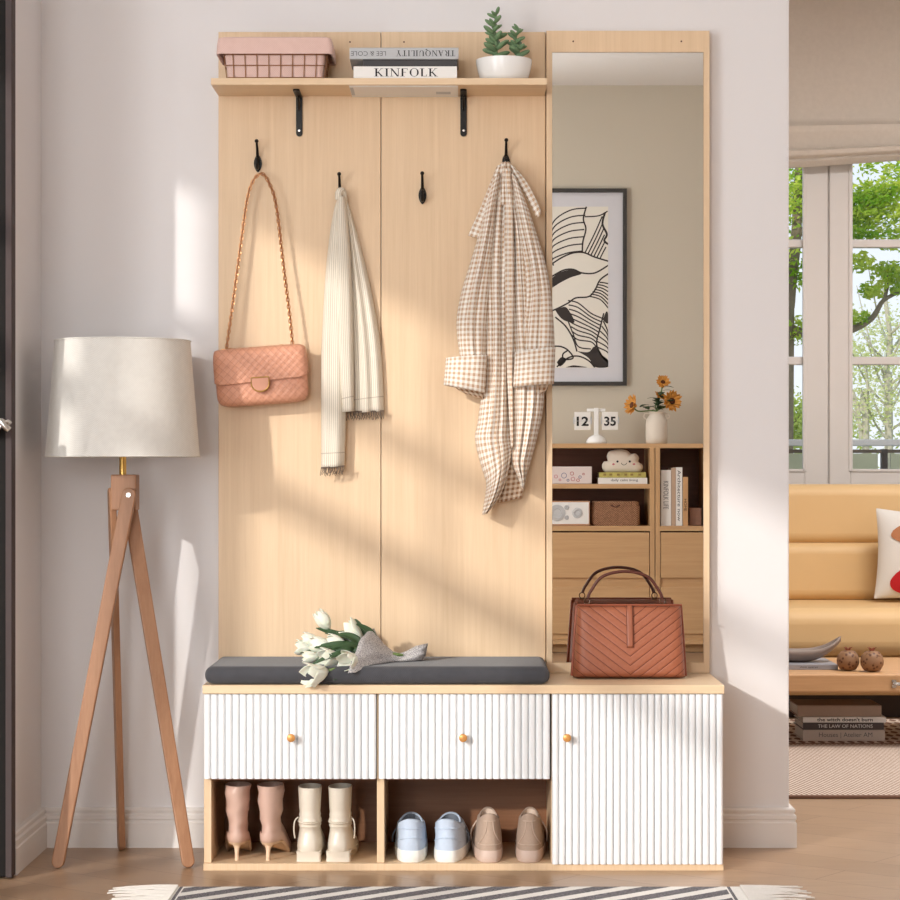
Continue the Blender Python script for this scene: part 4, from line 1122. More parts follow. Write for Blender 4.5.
# ================================================================== RUNNER RUG
RX0, RX1 = -.634, .616; RY1 = -.552; RY0 = -1.25
def runmat():
    m = NT('striped_runner').setp(.95, 0, .1)
    v = m.coord(); sp = m.node('ShaderNodeSeparateXYZ'); m.link(v, sp.inputs[0])
    k = m.math('SUBTRACT', sp.outputs[0], m.math('MULTIPLY', sp.outputs[1], 1.15))
    n = m.noise(m.coord('Object', (1, 1, 1)), 260, 2)
    f = m.math('FRACT', m.math('ADD', m.math('ADD', m.math('DIVIDE', k, .110), 20.36), m.math('MULTIPLY', m.math('SUBTRACT', n, .5), .10)))
    g = m.math('GREATER_THAN', f, .45)
    xa = m.math('ABSOLUTE', m.math('ADD', sp.outputs[0], .009))
    edge = m.math('GREATER_THAN', xa, .597); ln = m.math('LESS_THAN', m.math('ABSOLUTE', m.math('SUBTRACT', xa, .604)), .0035)
    g = m.math('MULTIPLY', g, m.math('SUBTRACT', 1, edge)); g = m.math('MAXIMUM', g, ln)
    n2 = m.noise(v, 420, 2)
    m.base(m.mix(g, m.mix(n2, lin((214, 210, 204)), lin((240, 236, 230))), m.mix(m.ramp(n2, .35, .65), lin((74, 72, 76)), lin((140, 136, 138)))))
    m.bump(n2, .7, .003); return m.m
rg_ = thing('runner_rug', 'grey and white striped runner rug with fringed ends on the wood floor', 'rug', ((RX0 + RX1) / 2, -.9, 0))
MB().box(RX0, RX1, RY0, RY1, .0005, .0035).build('rug_field', runmat(), rg_, smooth=False, bevel=.002)
rnd = random.Random(3); FRC = plain('fringe_cotton', (232, 226, 218), .95, var=.06, nscale=200)
for sx_, xe in ((-1, RX0), (1, RX1)):
    fg = MB()
    y = RY1 - .003
    while y > RY0:
        for q in range(1):
            L = rnd.uniform(.10, .145); y1 = y + rnd.uniform(-.010, .010)
            fg.tube([(xe - sx_ * .004, y, .005), (xe + sx_ * L * .35, y + rnd.uniform(-.005, .005), .0045 + rnd.uniform(0, .003)), (xe + sx_ * L * .7, y1 + rnd.uniform(-.006, .006), .004 + rnd.uniform(0, .003)), (xe + sx_ * L, y1 + rnd.uniform(-.008, .008), .003)], lambda t: .0030 - .0014 * t, 5)
        y -= .0105
    fg.build('fringe', FRC, rg_)

# ================================================================== SEEN IN THE MIRROR: sideboard wall
YS = -5.97
def X(px, y=YS): return PM(px, 0, y).x
def Z(py, y=YS): return PM(0, py, y).z
sb = thing('sideboard', 'oak sideboard with open shelves over drawers, seen in the mirror', 'sideboard', (.6, -6.16, 0))
sx0, sx1, sxm = -.15, 1.55, X(655)
ztop = Z(443.5); z1 = Z(448); zs0, zs1 = Z(488.5), Z(484); zm0, zm1 = Z(531), Z(526); zlow = .045; YBK = YB + .012
def slab(mb, a, b, c, d, y0=YBK, y1=YS): mb.box(a, b, y0, y1, c, d)
c_ = MB(); slab(c_, sx0, sx1, z1, ztop)
sl = X(650); s2 = X(660); s3 = X(706)
slab(c_, sx0 + .02, sl, zs0, zs1, YBK, YS - .004); slab(c_, sx0 + .02, sl, zm0, zm1)
slab(c_, s2, sx1 - .02, zm0, zm1); slab(c_, sx0, sx1, zlow, zlow + .02)
c_.build('shelf_board', SIDEW, sb, smooth=False)
v_ = MB()
for a, b in ((sx0, sx0 + .02), (sl, X(654.6)), (X(655.4), s2), (s3, s3 + .02), (sx1 - .02, sx1)): slab(v_, a, b, zlow + .02, z1)
v_.build('upright', SIDEV, sb, smooth=False)
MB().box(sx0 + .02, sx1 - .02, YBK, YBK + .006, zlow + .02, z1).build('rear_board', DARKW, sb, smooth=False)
for (a, b) in ((sx0 + .023, sl - .003), (s2 + .003, s3 - .003)):
    for (p0, p1) in ((532.5, 578), (587, 634)):
        MB().box(a, b, YS - .03, YS - .002, Z(p1), Z(p0)).build('drawer', SIDEW, sb, smooth=False, bevel=.002)
rl = MB()
for p0, p1 in ((577.5, 587.5), (633.5, 640)): slab(rl, sx0 + .02, sx1 - .02, Z(p1), Z(p0), YS - .04, YS - .014)
rl.build('rail', SIDEW, sb, smooth=False)
MB().box(sx0 + .03, sx1 - .03, YBK, YS - .06, .002, zlow).build('plinth', SIDEW, sb, smooth=False)
lg = MB()

# flip clock
YC = -6.08; zst = ztop + .0005
ck = thing('flip_clock', 'white flip clock reading 12:35 on a round base, seen in the mirror', 'clock', (PM(596, 0, YC).x, YC, ztop))
cx_ = PM(596.5, 0, YC).x
sC = F / (2 * YM - YC - CAMY)
MB().lathe([(.050, 0), (.053, .006), (.050, .018), (.040, .032), (.022, .042), (.012, .046)], (cx_, YC, zst), 32).build('base', CERAM, ck)
def zC(py): return H - (py - CY) / sC
def xC(px): return (px - CX) / sC
pst = MB().box(xC(594), xC(598.5), YC - .014, YC + .010, zst + .04, zC(408)).box(xC(587), xC(605.5), YC - .012, YC - .004, zC(411.5), zC(408.5))
pst.build('post', CERAM, ck, smooth=False, bevel=.002)
for (a, b, tx) in ((574.5, 590.5, '12'), (602, 617.8, '35')):
    cd = MB().box(xC(a), xC(b), YC - .010, YC + .012, zC(430), zC(412)).build('number_card', PAPER, ck, smooth=False, bevel=.002)
    text(tx, (xC(a + 2), YC + .0135, zC(426)), (1, 0, 0), (0, 0, 1), (b - a - 4) / sC, 9.4 / sC, BLACKP, cd, name='digits', lift=.0001, bold=.028)
MB().box(xC(574.5), xC(590.5), YC + .0125, YC + .0138, zC(421.2), zC(420.9)).box(xC(602), xC(617.8), YC + .0125, YC + .0138, zC(421.2), zC(420.9)).build('split_line', PAPG, ck, smooth=False)
for px in (573.8, 591.2, 601.3, 618.5):
    MB().tube([(xC(px) , YC + .004 + .010 * cos(a), zC(420.5) + .016 * sin(a)) for a in [2 * pi * k / 16 for k in range(16)]], .003, 6, closed=True).build('ring', PAPG, ck)

# vase with sunflowers
YV = -6.12; vb = PM(656.5, 443, YV); vb.z = zst
va = thing('flower_vase', 'cream milk-can vase with two small handles, seen in the mirror', 'vase', vb)
sV = F / (2 * YM - YV - CAMY)
MB().lathe([(.050, 0), (.055, .004), (.056, .03), (.056, .10), (.051, .125), (.040, .142), (.036, .150), (.038, .160), (.041, .163), (.036, .162), (.034, .150), (.036, .10)], vb, 36, cap1=False).build('body', CREAMC, va, angle=80)
for sd in (-1, 1):
    MB().tube(smoothpath([vb + Vector((sd * .050, 0, .125)), vb + Vector((sd * .064, 0, .135)), vb + Vector((sd * .060, 0, .152)), vb + Vector((sd * .038, 0, .154))], 5), .004, 8).build('handle', CREAMC, va)
SUNP = plain('sunflower_petal', (232, 160, 66), .6, var=.2, nscale=40)
SUNC = plain('sunflower_heart', (120, 66, 32), .9, var=.4, nscale=300, bump=.8)
sfg = 'sunflowers in the cream vase'
def sunflower(c, d, r, label, sd):
    rnd = random.Random(sd); d = Vector(d).normalized(); a = d.orthogonal().normalized(); b = d.cross(a)
    t = thing('sunflower', label, 'flower', c, sfg)
    mb = MB()
    for ring, (nn, rr, tilt) in enumerate(((16, 1.0, .25), (14, .8, .55))):
        for k in range(nn):
            an = 2 * pi * (k + ring * .5) / nn + rnd.uniform(-.1, .1); ra = a * cos(an) + b * sin(an); ta = d.cross(ra); L = r * rr * rnd.uniform(.85, 1.1)
            di = (ra + d * (tilt + rnd.uniform(-.25, .25))).normalized(); nm = ta.cross(di)
            mb.grid(lambda u, v: Vector(c) + ra * r * .22 + di * L * .8 * v + ta * (u - .5) * r * .34 * sin(pi * min(1, v * .9 + .12)) ** .7 + nm * (.08 * r * sin(pi * v)), 2, 5)
    mb.build('petals', SUNP, t, solid=.0008)
    MB().ell(Vector(c), a * r * .30, b * r * .30, d * r * .16, 16, 8).build('heart', SUNC, t)
    MB().tube(smoothpath([Vector(c) - d * .006, Vector(c) - d * .04 + Vector((0, 0, -.02)), vb + Vector((0, 0, .165)), vb + Vector((0, 0, .09))], 6), .0035, 7).build('stem', STEMG, t)
    lf = MB()
    for k in range(6):
        q = Vector(c).lerp(vb + Vector((0, 0, .165)), .2 + .12 * k); an = rnd.uniform(0, 6.28); di = Vector((cos(an), sin(an) * .6, .5)).normalized(); s = di.cross(Vector((0, 0, 1))).normalized()
        lf.grid(lambda u, v: q + di * .07 * v + s * (u - .5) * .036 * sin(pi * min(1, v * .9 + .08)) + Vector((0, 0, -.03 * v * v)), 4, 6)
    lf.build('leaf', LEAFG, t, solid=.001)
sunflower(PM(663, 382, YV), (.1, .8, .5), .040, 'orange sunflower standing highest in the cream vase', 1)
sunflower(PM(672, 401, YV + .03), (.35, .9, .1), .056, 'large orange sunflower at the right side of the cream vase', 2)
sunflower(PM(632, 405, YV + .02), (-.75, .45, .25), .056, 'orange sunflower leaning out to the left of the vase', 3)
sunflower(PM(660, 396, YV - .02), (.5, .5, .6), .034, 'small half-open sunflower low between the others', 5)

# framed line drawing
YA = YB + .003; sA = F / (2 * YM - YA - .02 - CAMY)
def xA(px): return (px - CX) / sA
def zA(py): return H - (py - CY) / sA
ar = thing('framed_artwork', 'black framed line drawing of leaves and flowers, seen in the mirror', 'picture', (.49, YB, zA(285)))
ax0, ax1, az0, az1 = xA(626.8) - .70, xA(626.8), zA(385.5), zA(188.5); fw = .020
MB().box(ax0, ax1, YA, YA + .024, az0, az0 + fw).box(ax0, ax1, YA, YA + .024, az1 - fw, az1).box(ax0, ax0 + fw, YA, YA + .024, az0 + fw, az1 - fw).box(ax1 - fw, ax1, YA, YA + .024, az0 + fw, az1 - fw).build('frame', plain('charcoal_frame', (58, 56, 54), .45), ar, smooth=False)
MB().box(ax0 + fw, ax1 - fw, YA, YA + .006, az0 + fw, az1 - fw).build('mat_board', plain('mat_board', (216, 216, 222), .8, var=.01), ar, smooth=False)
px1 = xA(608.3); px0 = ax0 + (ax1 - px1); pz1, pz0 = zA(206.3), zA(367.7)
MB().box(px0, px1, YA + .006, YA + .007, pz0, pz1).build('print_paper', plain('print_paper', (232, 228, 218), .8, var=.01), ar, smooth=False)
# the drawing, in zoom coordinates of the visible part: (0..704, 0..900) over px 540..720, py 170..400
INK = plain('ink', (56, 50, 48), .8)
ln_ = MB(); ya = YA + .0074
def q2(x, y): return (xA(540 + x / 3.911), zA(170 + y / 3.913))
def clampq(x, y):
    a, b = q2(x, y); return (max(px0, min(px1, a)), max(pz0, min(pz1, b)))
def stroke(pts, w_=5):
    sp = smoothpath([Vector((x, y, 0)) for x, y in pts], 6); n_ = len(sp); L = []; R = []
    for i, p in enumerate(sp):
        t = (sp[min(i + 1, n_ - 1)] - sp[max(i - 1, 0)]).normalized(); nn = Vector((-t.y, t.x, 0)) * w_ / 2
        a = clampq(p.x + nn.x, p.y + nn.y); b = clampq(p.x - nn.x, p.y - nn.y); L.append((a[0], ya, a[1])); R.append((b[0], ya, b[1]))
    ln_.add(L + R, [(i, i + 1, n_ + i + 1, n_ + i) for i in range(n_ - 1)])
def blob(pts):
    sp = smoothpath([Vector((x, y, 0)) for x, y in pts + [pts[0]]], 6)[:-1]; ln_.add([(clampq(p.x, p.y)[0], ya, clampq(p.x, p.y)[1]) for p in sp], [tuple(range(len(sp)))])
for k in range(7):                                    # upper leaf ribs curving to the spine
    x = 180 - k * 2; y = 148 + k * 28
    stroke([(x, y), (x - 60, y + 8), (x - 120, y + 45 - k * 2), (x - 150 + k * 6, y + 105 - k * 8)])
stroke([(182, 142), (170, 190), (180, 230), (168, 280), (166, 320)], 6)
stroke([(175, 182), (230, 178), (265, 160)])
for k in range(6): stroke([(244 + k * 3, 180 + k * 24), (214 + k * 7, 248 + k * 14), (176 + k * 12, 324 + k * 4)])
stroke([(255, 165), (245, 210), (262, 250), (252, 275), (268, 290)], 8)
stroke([(40, 372), (80, 345), (125, 325), (170, 322), (215, 340), (268, 356)], 6)
stroke([(40, 420), (90, 392), (130, 388), (165, 402), (215, 402), (268, 372)], 6)
blob([(40, 428), (75, 402), (120, 390), (164, 404), (120, 420), (80, 440), (40, 462)])
stroke([(268, 405), (235, 430), (215, 470), (190, 495), (140, 500), (110, 520), (60, 545), (20, 560)], 6)
for k in range(9):
    stroke([(110 + k * 2, 510 + k * 17), (150, 520 + k * 18), (200, 560 + k * 14), (245 - k * 3, 580 + k * 14)])
for k in range(7): stroke([(192 + k * 7, 493 - k * 9), (236 + k * 2, 506 - k * 11), (268, 540 - k * 16)])
blob([(60, 548), (98, 535), (120, 560), (135, 596), (100, 590), (78, 574)])
stroke([(60, 575), (100, 610), (130, 660), (145, 710)], 6); stroke([(110, 590), (130, 640), (150, 690), (200, 700)], 5)
for k in range(6): stroke([(248 - k * 6, 590 + k * 20), (262, 620 + k * 18), (272, 650 + k * 16)])
blob([(246, 585), (262, 552), (272, 590), (262, 600)])
blob([(145, 708), (190, 712), (215, 690), (240, 720), (268, 745), (268, 770), (215, 770), (190, 735)])
stroke([(250, 560), (235, 620), (222, 680), (245, 730), (268, 750)], 6)
stroke([(40, 690), (80, 690), (110, 705), (130, 735), (95, 740), (90, 720), (110, 705)], 6)
blob([(66, 752), (84, 732), (104, 742), (80, 768)])
stroke([(66, 770), (110, 735), (150, 728), (190, 745), (215, 772)], 6); blob([(100, 772), (130, 764), (165, 768), (182, 772)])
for k in range(8):                                    # rest of the drawing left of the mirror's edge
    stroke([(-260 + k * 30, 150), (-250 + k * 28, 240), (-240 + k * 25, 330), (-220 + k * 20, 400)]); stroke([(-255, 480 + k * 34), (-160, 460 + k * 36), (-60, 500 + k * 30), (20, 560 + k * 20)])
ln_.build('drawing', INK, ar, smooth=False)

# things on the sideboard shelves
def pbox(name, label, cat, a, b, p0, p1, yb_, yf_, mat, group=None, rest=None, bev=.004):
    """box seen in the mirror between px a..b, py p0(top)..p1; its mirror-side face is at yf_"""
    t = thing(name, label, cat, (X(a, yf_), yf_, Z(p1, yf_)), group)
    z0 = rest if rest is not None else Z(p1, yf_)
    MB().box(X(a, yf_), X(b, yf_), yb_, yf_, z0 + .0005, Z(p0, yf_)).build('body', mat, t, smooth=False, bevel=bev, seg=3)
    return t
PINKW = plain('blush_box', (226, 214, 210), .6, var=.01)
t = pbox('decorated_box', 'pale pink box with small coloured motifs on the upper sideboard shelf', 'box', 545, 592, 466.5, 483.5, -6.2, -6.0, PINKW, rest=zs1)
sh_ = F / (2 * YM + 6.0 - CAMY)
cols = [plain('motif_pink', (206, 120, 130), .7), plain('motif_blue', (110, 120, 160), .7), plain('motif_red', (190, 96, 90), .7)]
mm = [MB(), MB(), MB()]
for i, (px, py, r) in enumerate([(556, 476.5, 1.6), (564, 475.5, 2.6), (572, 473.5, 1.7), (573, 479, 1.9), (580, 477, 1.3), (578, 480.2, 1.4), (560, 479.8, 1.0), (568, 480.2, 1.1), (583.5, 474, .9)]):
    c = PM(px, py, -6.0); mm[i % 3].tube([(c.x + r / sh_ * cos(a), -5.9995, c.z + r / sh_ * sin(a)) for a in [2 * pi * k / 12 for k in range(12)]], .0014, 5, closed=True)
for k in range(3): mm[k].build('motif', cols[k], t)
yR = -6.0
t = pbox('retro_radio', 'white radio with wooden case and round speakers on the lower shelf', 'radio', 545, 590, 501, 525.2, -6.15, yR, plain('walnut_case', (196, 150, 118), .5), rest=zm1, bev=.003)
MB().box(X(546, yR), X(588.7, yR), yR, yR + .003, Z(524, yR), Z(502.2, yR)).build('front_plate', CERAM, t, smooth=False)
for px, py, r in ((557, 513, 8.2), (577.3, 513, 5.2), (566.7, 507.3, 2.4), (566.7, 517.5, 2.2)):
    c = PM(px, py, yR); rr1 = r / sh_
    MB().lathe([(rr1, .003), (rr1, .006), (rr1 * .8, .008), (rr1 * .55, .008), (rr1 * .5, .005)], (c.x, yR, c.z), 28, 'y').build('speaker_grille', PAPG, t)
RATT = NT('woven_rattan').setp(.8, 0, .3)
_v = RATT.coord(); _s = RATT.node('ShaderNodeSeparateXYZ'); RATT.link(_v, _s.inputs[0])
_w = RATT.math('MULTIPLY', RATT.math('SINE', RATT.math('MULTIPLY', RATT.math('ADD', _s.outputs[0], _s.outputs[1]), 520)), RATT.math('SINE', RATT.math('MULTIPLY', _s.outputs[2], 620)))
_f = RATT.ramp(RATT.math('ADD', _w, RATT.math('MULTIPLY', RATT.noise(_v, 120, 3), 1.5)), -.2, 1.6)
RATT.base(RATT.mix(_f, lin((96, 62, 44)), lin((196, 150, 116)))); RATT.bump(_f, .8, .004); RATT = RATT.m
yK = -6.02
bt = thing('woven_basket', 'brown woven rattan box with lid on the lower sideboard shelf', 'basket', (X(615, yK), -6.1, zm1))
MB().loft([rect(X(591.5 + o, yK), X(640 - o, yK), -6.20, yK, z, .02) for o, z in ((1.5, zm1 + .0005), (0, zm1 + .01), (0, Z(506.5, yK)), (1, Z(504.5, yK)))]).build('body', RATT, bt, angle=50)
MB().loft([rect(X(592.5 + o, yK), X(639 - o, yK), -6.19, yK - .002 - o * .001, z, .02) for o, z in ((0, Z(504.5, yK)), (0, Z(503, yK)), (2, Z(501.3, yK)))]).build('lid', RATT, bt, angle=50)
MB().tube(smoothpath([(X(611, yK), yK + .002, Z(505, yK)), (X(615.5, yK), yK + .012, Z(507, yK)), (X(620, yK), yK + .002, Z(505, yK))], 4), .003, 6).build('clasp', HANDL, bt)
# books under the cloud
yU = -6.0
YELL = plain('yellow_cover', (226, 214, 120), .6, var=.35, nscale=30)
ub = book('book', 'white book lying under the yellow one on the sideboard shelf', 'book', X(598, yU), X(647.3, yU), -6.17, yU, zs1 + .0004, Z(477.8, yU), PAPER, 'books under the cloud plush', spine='y+')
text('daily calm living', (X(611, yU), yU, Z(482, yU)), (1, 0, 0), (0, 0, 1), 27 / sh_, 3.2 / sh_, BLACKP, ub, lift=-.0006)
ub2 = book('book', 'yellow patterned book under the cloud-shaped plush', 'book', X(599, yU), X(646, yU), -6.165, yU - .002, Z(477.8, yU) + .0004, Z(472.3, yU), YELL, 'books under the cloud plush', spine='y+')
mt_ = MB()
for px in (605, 611, 618.5, 626, 632, 640): c = PM(px, 474.7, yU); mt_.box(c.x - .008, c.x + .006, yU - .0025, yU - .0012, c.z - .005, c.z + .006)
mt_.build('cover_motif', plain('olive_print', (150, 128, 70), .7), ub2, smooth=False)
# cloud plush
yP = -6.06; cc = PM(622.5, 462.5, yP); sP = F / (2 * YM - yP - CAMY)
clp = thing('cloud_plush', 'cream cloud-shaped plush with a small smiling face on two books', 'plush toy', (cc.x, yP, Z(472.3, yU)))
outl = [(-20.5, 2), (-20.3, 6), (-17, 9.6), (-10, 10.2), (0, 10), (10, 10.2), (17, 9.8), (20.3, 6), (19.5, 2), (16, -.8), (16.5, -5), (13, -9), (8.5, -8.8), (5, -11.8), (-1, -13.2), (-8, -12.6), (-13.5, -11), (-15.8, -6.5), (-15, -1.6), (-18.5, -1)]
sm_ = smoothpath([Vector((x, y, 0)) for x, y in outl + [outl[0]]], 5)[:-1]
zlowc = Z(472.3, yU) + .001; rings = []
for j in range(13):
    ph = -pi / 2 + pi * j / 12; k = max(.02, cos(ph)) ** .55; y = yP + .034 * sin(ph)
    rings.append([Vector((cc.x + p.x / sP * k, y, max(zlowc, cc.z - p.y / sP * k))) for p in sm_])
MB().loft(rings).build('body', plain('plush_cream', (232, 222, 208), .95, var=.02, nscale=300, bump=.3, sheen=.3), clp, angle=180)
for px in (617.5, 629.8): c = PM(px, 461.5, yP + .034); MB().ell(c, (.0055, 0, 0), (0, .003, 0), (0, 0, .0055), 12, 8).build('eye', BLACKP, clp)
for px in (613.5, 634): c = PM(px, 464.2, yP + .034); MB().ell(c - Vector((0, .001, 0)), (.007, 0, 0), (0, .0015, 0), (0, 0, .005), 12, 6).build('cheek', cols[0], clp)
c = PM(624, 464, yP + .035); MB().tube([(c.x + .013 * cos(a), c.y, c.z + .006 + .011 * sin(a)) for a in [pi + pi * k / 10 for k in range(11)]], .0013, 5).build('mouth', BLACKP, clp)
# upright books
yQ = -6.0; GUB = 'upright books on the right sideboard shelf'
def upbook(label, a, b, p0, cover, txt=None, tcol=BLACKP, tp=(0, 1)):
    t = thing('book', label, 'book', (X(a, yQ), yQ, zm1), GUB); x0, x1 = X(a, yQ), X(b, yQ); z0, z1 = zm1 + .0004, Z(p0, yQ)
    MB().box(x0, x0 + .002, -6.16, yQ, z0, z1).box(x1 - .002, x1, -6.16, yQ, z0, z1).box(x0 + .002, x1 - .002, yQ - .002, yQ, z0, z1).build('cover', cover, t, smooth=False)
    MB().box(x0 + .002, x1 - .002, -6.155, yQ - .002, z0 + .002, z1 - .004).build('page_block', PAGES, t, smooth=False)
    if txt:
        hgt = (x1 - x0) * .5; zc = z0 + (z1 - z0) * tp[0]; L = (z1 - z0) * (tp[1] - tp[0])
        text(txt, ((x0 + x1) / 2 - hgt / 2, yQ, zc + L), (0, 0, -1), (1, 0, 0), L, hgt, tcol, t, lift=-.0006)
    return t
upbook('thick white book at the left end of the upright row', 661, 671, 470, PAPER, 'KINFOLK LIFE', GREYP, (.3, .8))
upbook('narrow light brown book between two white books', 671.3, 675.8, 467.8, plain('sand_cover', (196, 168, 144), .6))
upbook('white book with a bold black spine title in the upright row', 676, 682.3, 467.3, PAPER, 'Architecture now', BLACKP, (.08, .95))
upbook('shorter tan book at the right end of the upright row', 682.8, 688, 477, plain('tan_cover', (206, 160, 112), .6), 'HOME', BLACKP, (.3, .55))
pbox('stone_block', 'brown stone block beside the upright books in the sideboard', 'block', 689.5, 701.5, 508, 525.2, -6.12, -6.03, plain('brown_stone', (150, 112, 94), .8, var=.15, nscale=60), rest=zm1, bev=.003)

# ================================================================== LIVING ROOM
# blind
bl_ = MB(); bx0, bx1 = .86, 2.62; yB = YW - .10
def zBl(py): return H - (py - CY) * (yB - CAMY) / F
def blind(u, v):
    # profile: flat cloth then three soft stacked folds
    prof = [(0, ZC - .02, 0), (.5, zBl(60), 0), (.66, zBl(122), .004), (.675, zBl(126.5), .040), (.70, zBl(128), .052), (.74, zBl(134), .050), (.80, zBl(150), .022), (.82, zBl(152.5), .060), (.85, zBl(154), .072), (.88, zBl(158), .066), (.92, zBl(161), .034), (.95, zBl(164), .052), (1, zBl(169), .02)]
    z, d = interp(prof, v)
    x = bx0 + (bx1 - bx0) * u; lift = .075 * max(0, min(1, (x - 1.35) / .9)) ** 1.3 * max(0, (v - .6) / .4)
    z += lift + .006 * sin(x * 5) * max(0, v - .6); d += .006 * sin(x * 7 + v * 9) * v
    return Vector((x, yB - d, z))
o = bl_.grid(blind, 60, 120).build('roman_blind', BLINDF, None, solid=.004, angle=60)
tag(o, 'beige fabric roman blind gathered in folds over the living room window', 'blind')

# sofa
sf = thing('sofa', 'tan leather sofa with channelled backrest under the living room window', 'sofa', (1.9, 3.2, 0))
def rbox(x0, x1, y0, y1, z0, z1, name, mat, par, bev, **k):
    o = MB().box(x0, x1, y0, y1, z0, z1).build(name, mat, par, smooth=True, bevel=bev, seg=6, angle=80, **k); return o
SX0, SX1 = .55, 3.1
MB().box(SX0 + .05, SX1 - .05, 2.93, 3.75, .0, .09).build('plinth', plain('shaded_plinth', (60, 48, 42), .6), sf, smooth=False)  # dark tone stands in for the shade beneath the sofa
rbox(SX0, SX1, 2.82, 3.78, .09, .235, 'base', LEATH, sf, .03)
rbox(SX0 + .02, SX1 - .02, 2.80, 3.5, .232, .415, 'seat_cushion', LEATH, sf, .06)
rbox(SX0 + .02, SX1 - .02, 3.33, 3.62, .41, .640, 'back_cushion', LEATH, sf, .045)
rbox(SX0 + .02, SX1 - .02, 3.35, 3.64, .632, .868, 'back_cushion', LEATH, sf, .045)
# cushion on the sofa
pl_ = thing('throw_pillow', 'white pillow with printed brown bear and red apple shapes on the sofa', 'pillow', (1.78, 3.2, .42))
PLM = Matrix.Translation((1.775, 3.195, .594)) @ Matrix.Rotation(radians(-10), 4, 'X') @ Matrix.Rotation(radians(3), 4, 'Y')
puff(.375, .355, .13, 2.6, 1.6, corner=.01, n=40, m=40, pinch=.07).xf(PLM).build('cover', plain('white_linen', (218, 213, 206), .9, var=.03, nscale=300, bump=.2), pl_, angle=120)
def pdec(pts, mat, name):
    sp = smoothpath([Vector((x, y, 0)) for x, y in pts + [pts[0]]], 6)[:-1]
    mb = MB(); c = sum(sp, Vector()) / len(sp); rings = []
    def on(x, z):
        a = max(-.97, min(.97, x / .18)); b = max(-.97, min(.97, z / .1725)); ed = ((1 - abs(a) ** 2.6) ** (1 / 1.6)) * ((1 - abs(b) ** 2.6) ** (1 / 1.6)); return PLM @ Vector((x, -.065 * ed - .003, z))
    for k in (1, .75, .5, .25, .02): rings.append([on(c.x + (p.x - c.x) * k, c.y + (p.y - c.y) * k) for p in sp])
    mb.loft(rings, False, False).build(name, mat, pl_, angle=180)
pdec([(x - .052, y) for x, y in [(-.075, .085), (-.045, .105), (-.01, .095), (.04, .100), (.06, .06), (.05, .02), (.02, .0), (.01, -.03), (-.03, -.032), (-.045, -.01), (-.04, .03), (-.08, .06)]], plain('brown_print', (176, 116, 78), .9), 'bear_print')
pdec([(x - .052, y) for x, y in [(-.06, -.08), (-.02, -.055), (.03, -.06), (.06, -.09), (.06, -.13), (-.02, -.155), (-.07, -.14), (-.08, -.11)]], plain('red_print', (186, 24, 32), .9), 'apple_print')
stp = MB()
for k in range(3): q = PLM @ Vector((-.163, -.012, .06 - .028 * k)); stp.tube([q, q + Vector((.012, -.012, .010))], .002, 5)
stp.build('edge_stitch', LEAFG, pl_)

# coffee table
ct = thing('coffee_table', 'low wooden coffee table with rounded edge in front of the sofa', 'table', (1.6, 2.2, 0))
MB().box(.86, 2.5, 1.90, 2.56, .192, .254).build('tabletop', TABW, ct, smooth=False, bevel=.008, seg=4)
for x in (.90, 2.40):
    for y in (1.95, 2.45): MB().box(x, x + .06, y, y + .06, .0095, .1918).build('leg', TABW, ct, smooth=False, bevel=.004)
q = P(899, 684, 1.90)
hn = MB(); hn.tube(smoothpath([(q.x - .018, 1.898, q.z + .004), (q.x - .014, 1.884, q.z + .002), (q.x + .04, 1.880, q.z - .001), (q.x + .09, 1.884, q.z), (q.x + .095, 1.898, q.z)], 5), .006, 8)
hn.box(q.x - .024, q.x - .010, 1.894, 1.8995, q.z - .012, q.z + .014)
hn.build('drawer_pull', STEEL, ct, label='silver pull on the table edge')
# magazine, bowl, pomegranates
ZTb = .2545
mg = book('magazine', 'grey magazine lying under the curved bowl on the coffee table', 'magazine', .93, P(838, 0, 2.05).x, 2.05, 2.33, ZTb, ZTb + .017, plain('slate_cover', (150, 150, 156), .5), None, spine='y-')
text('slow spaces', (P(800, 0, 2.05).x, 2.05, ZTb + .005), (1, 0, 0), (0, 0, 1), .06, .007, BLACKP, mg)
CL = plain('stone_ceramic', (150, 134, 124), .6, var=.12, nscale=20, bump=.2)
bw = thing('crescent_bowl', 'curved boat-shaped stoneware bowl on the magazine', 'bowl', (1.18, 2.17, ZTb + .017))
zc0 = ZTb + .0175
def bowl(u, v):
    a = (u - .5) * 2; b = (v - .5) * 2            # along x, across
    Lx = .150; x = 1.135 + Lx * a; wd = .055 * (1 - abs(a) ** 2.6) ** .6
    rim = zc0 + .040 + .038 * abs(a) ** 3 * (1.2 if a > 0 else .8); bot = zc0 + .070 * abs(a) ** 2.4
    z = rim - (rim - bot) * (1 - abs(b) ** 2.4) ** .6
    return Vector((x, 2.17 + wd * b, max(zc0, z)))
MB().grid(bowl, 40, 24).build('bowl', CL, bw, solid=.005, angle=120)
POM = NT('spotted_rind').setp(.5, 0, .4)
_v = POM.coord(); _vo = POM.node('ShaderNodeTexVoronoi'); _vo.inputs['Scale'].default_value = 75; POM.link(_v, _vo.inputs['Vector'])
POM.base(POM.mix(POM.ramp(_vo.outputs['Distance'], .24, .40), lin((88, 52, 34)), lin((140, 104, 74)))); POM = POM.m
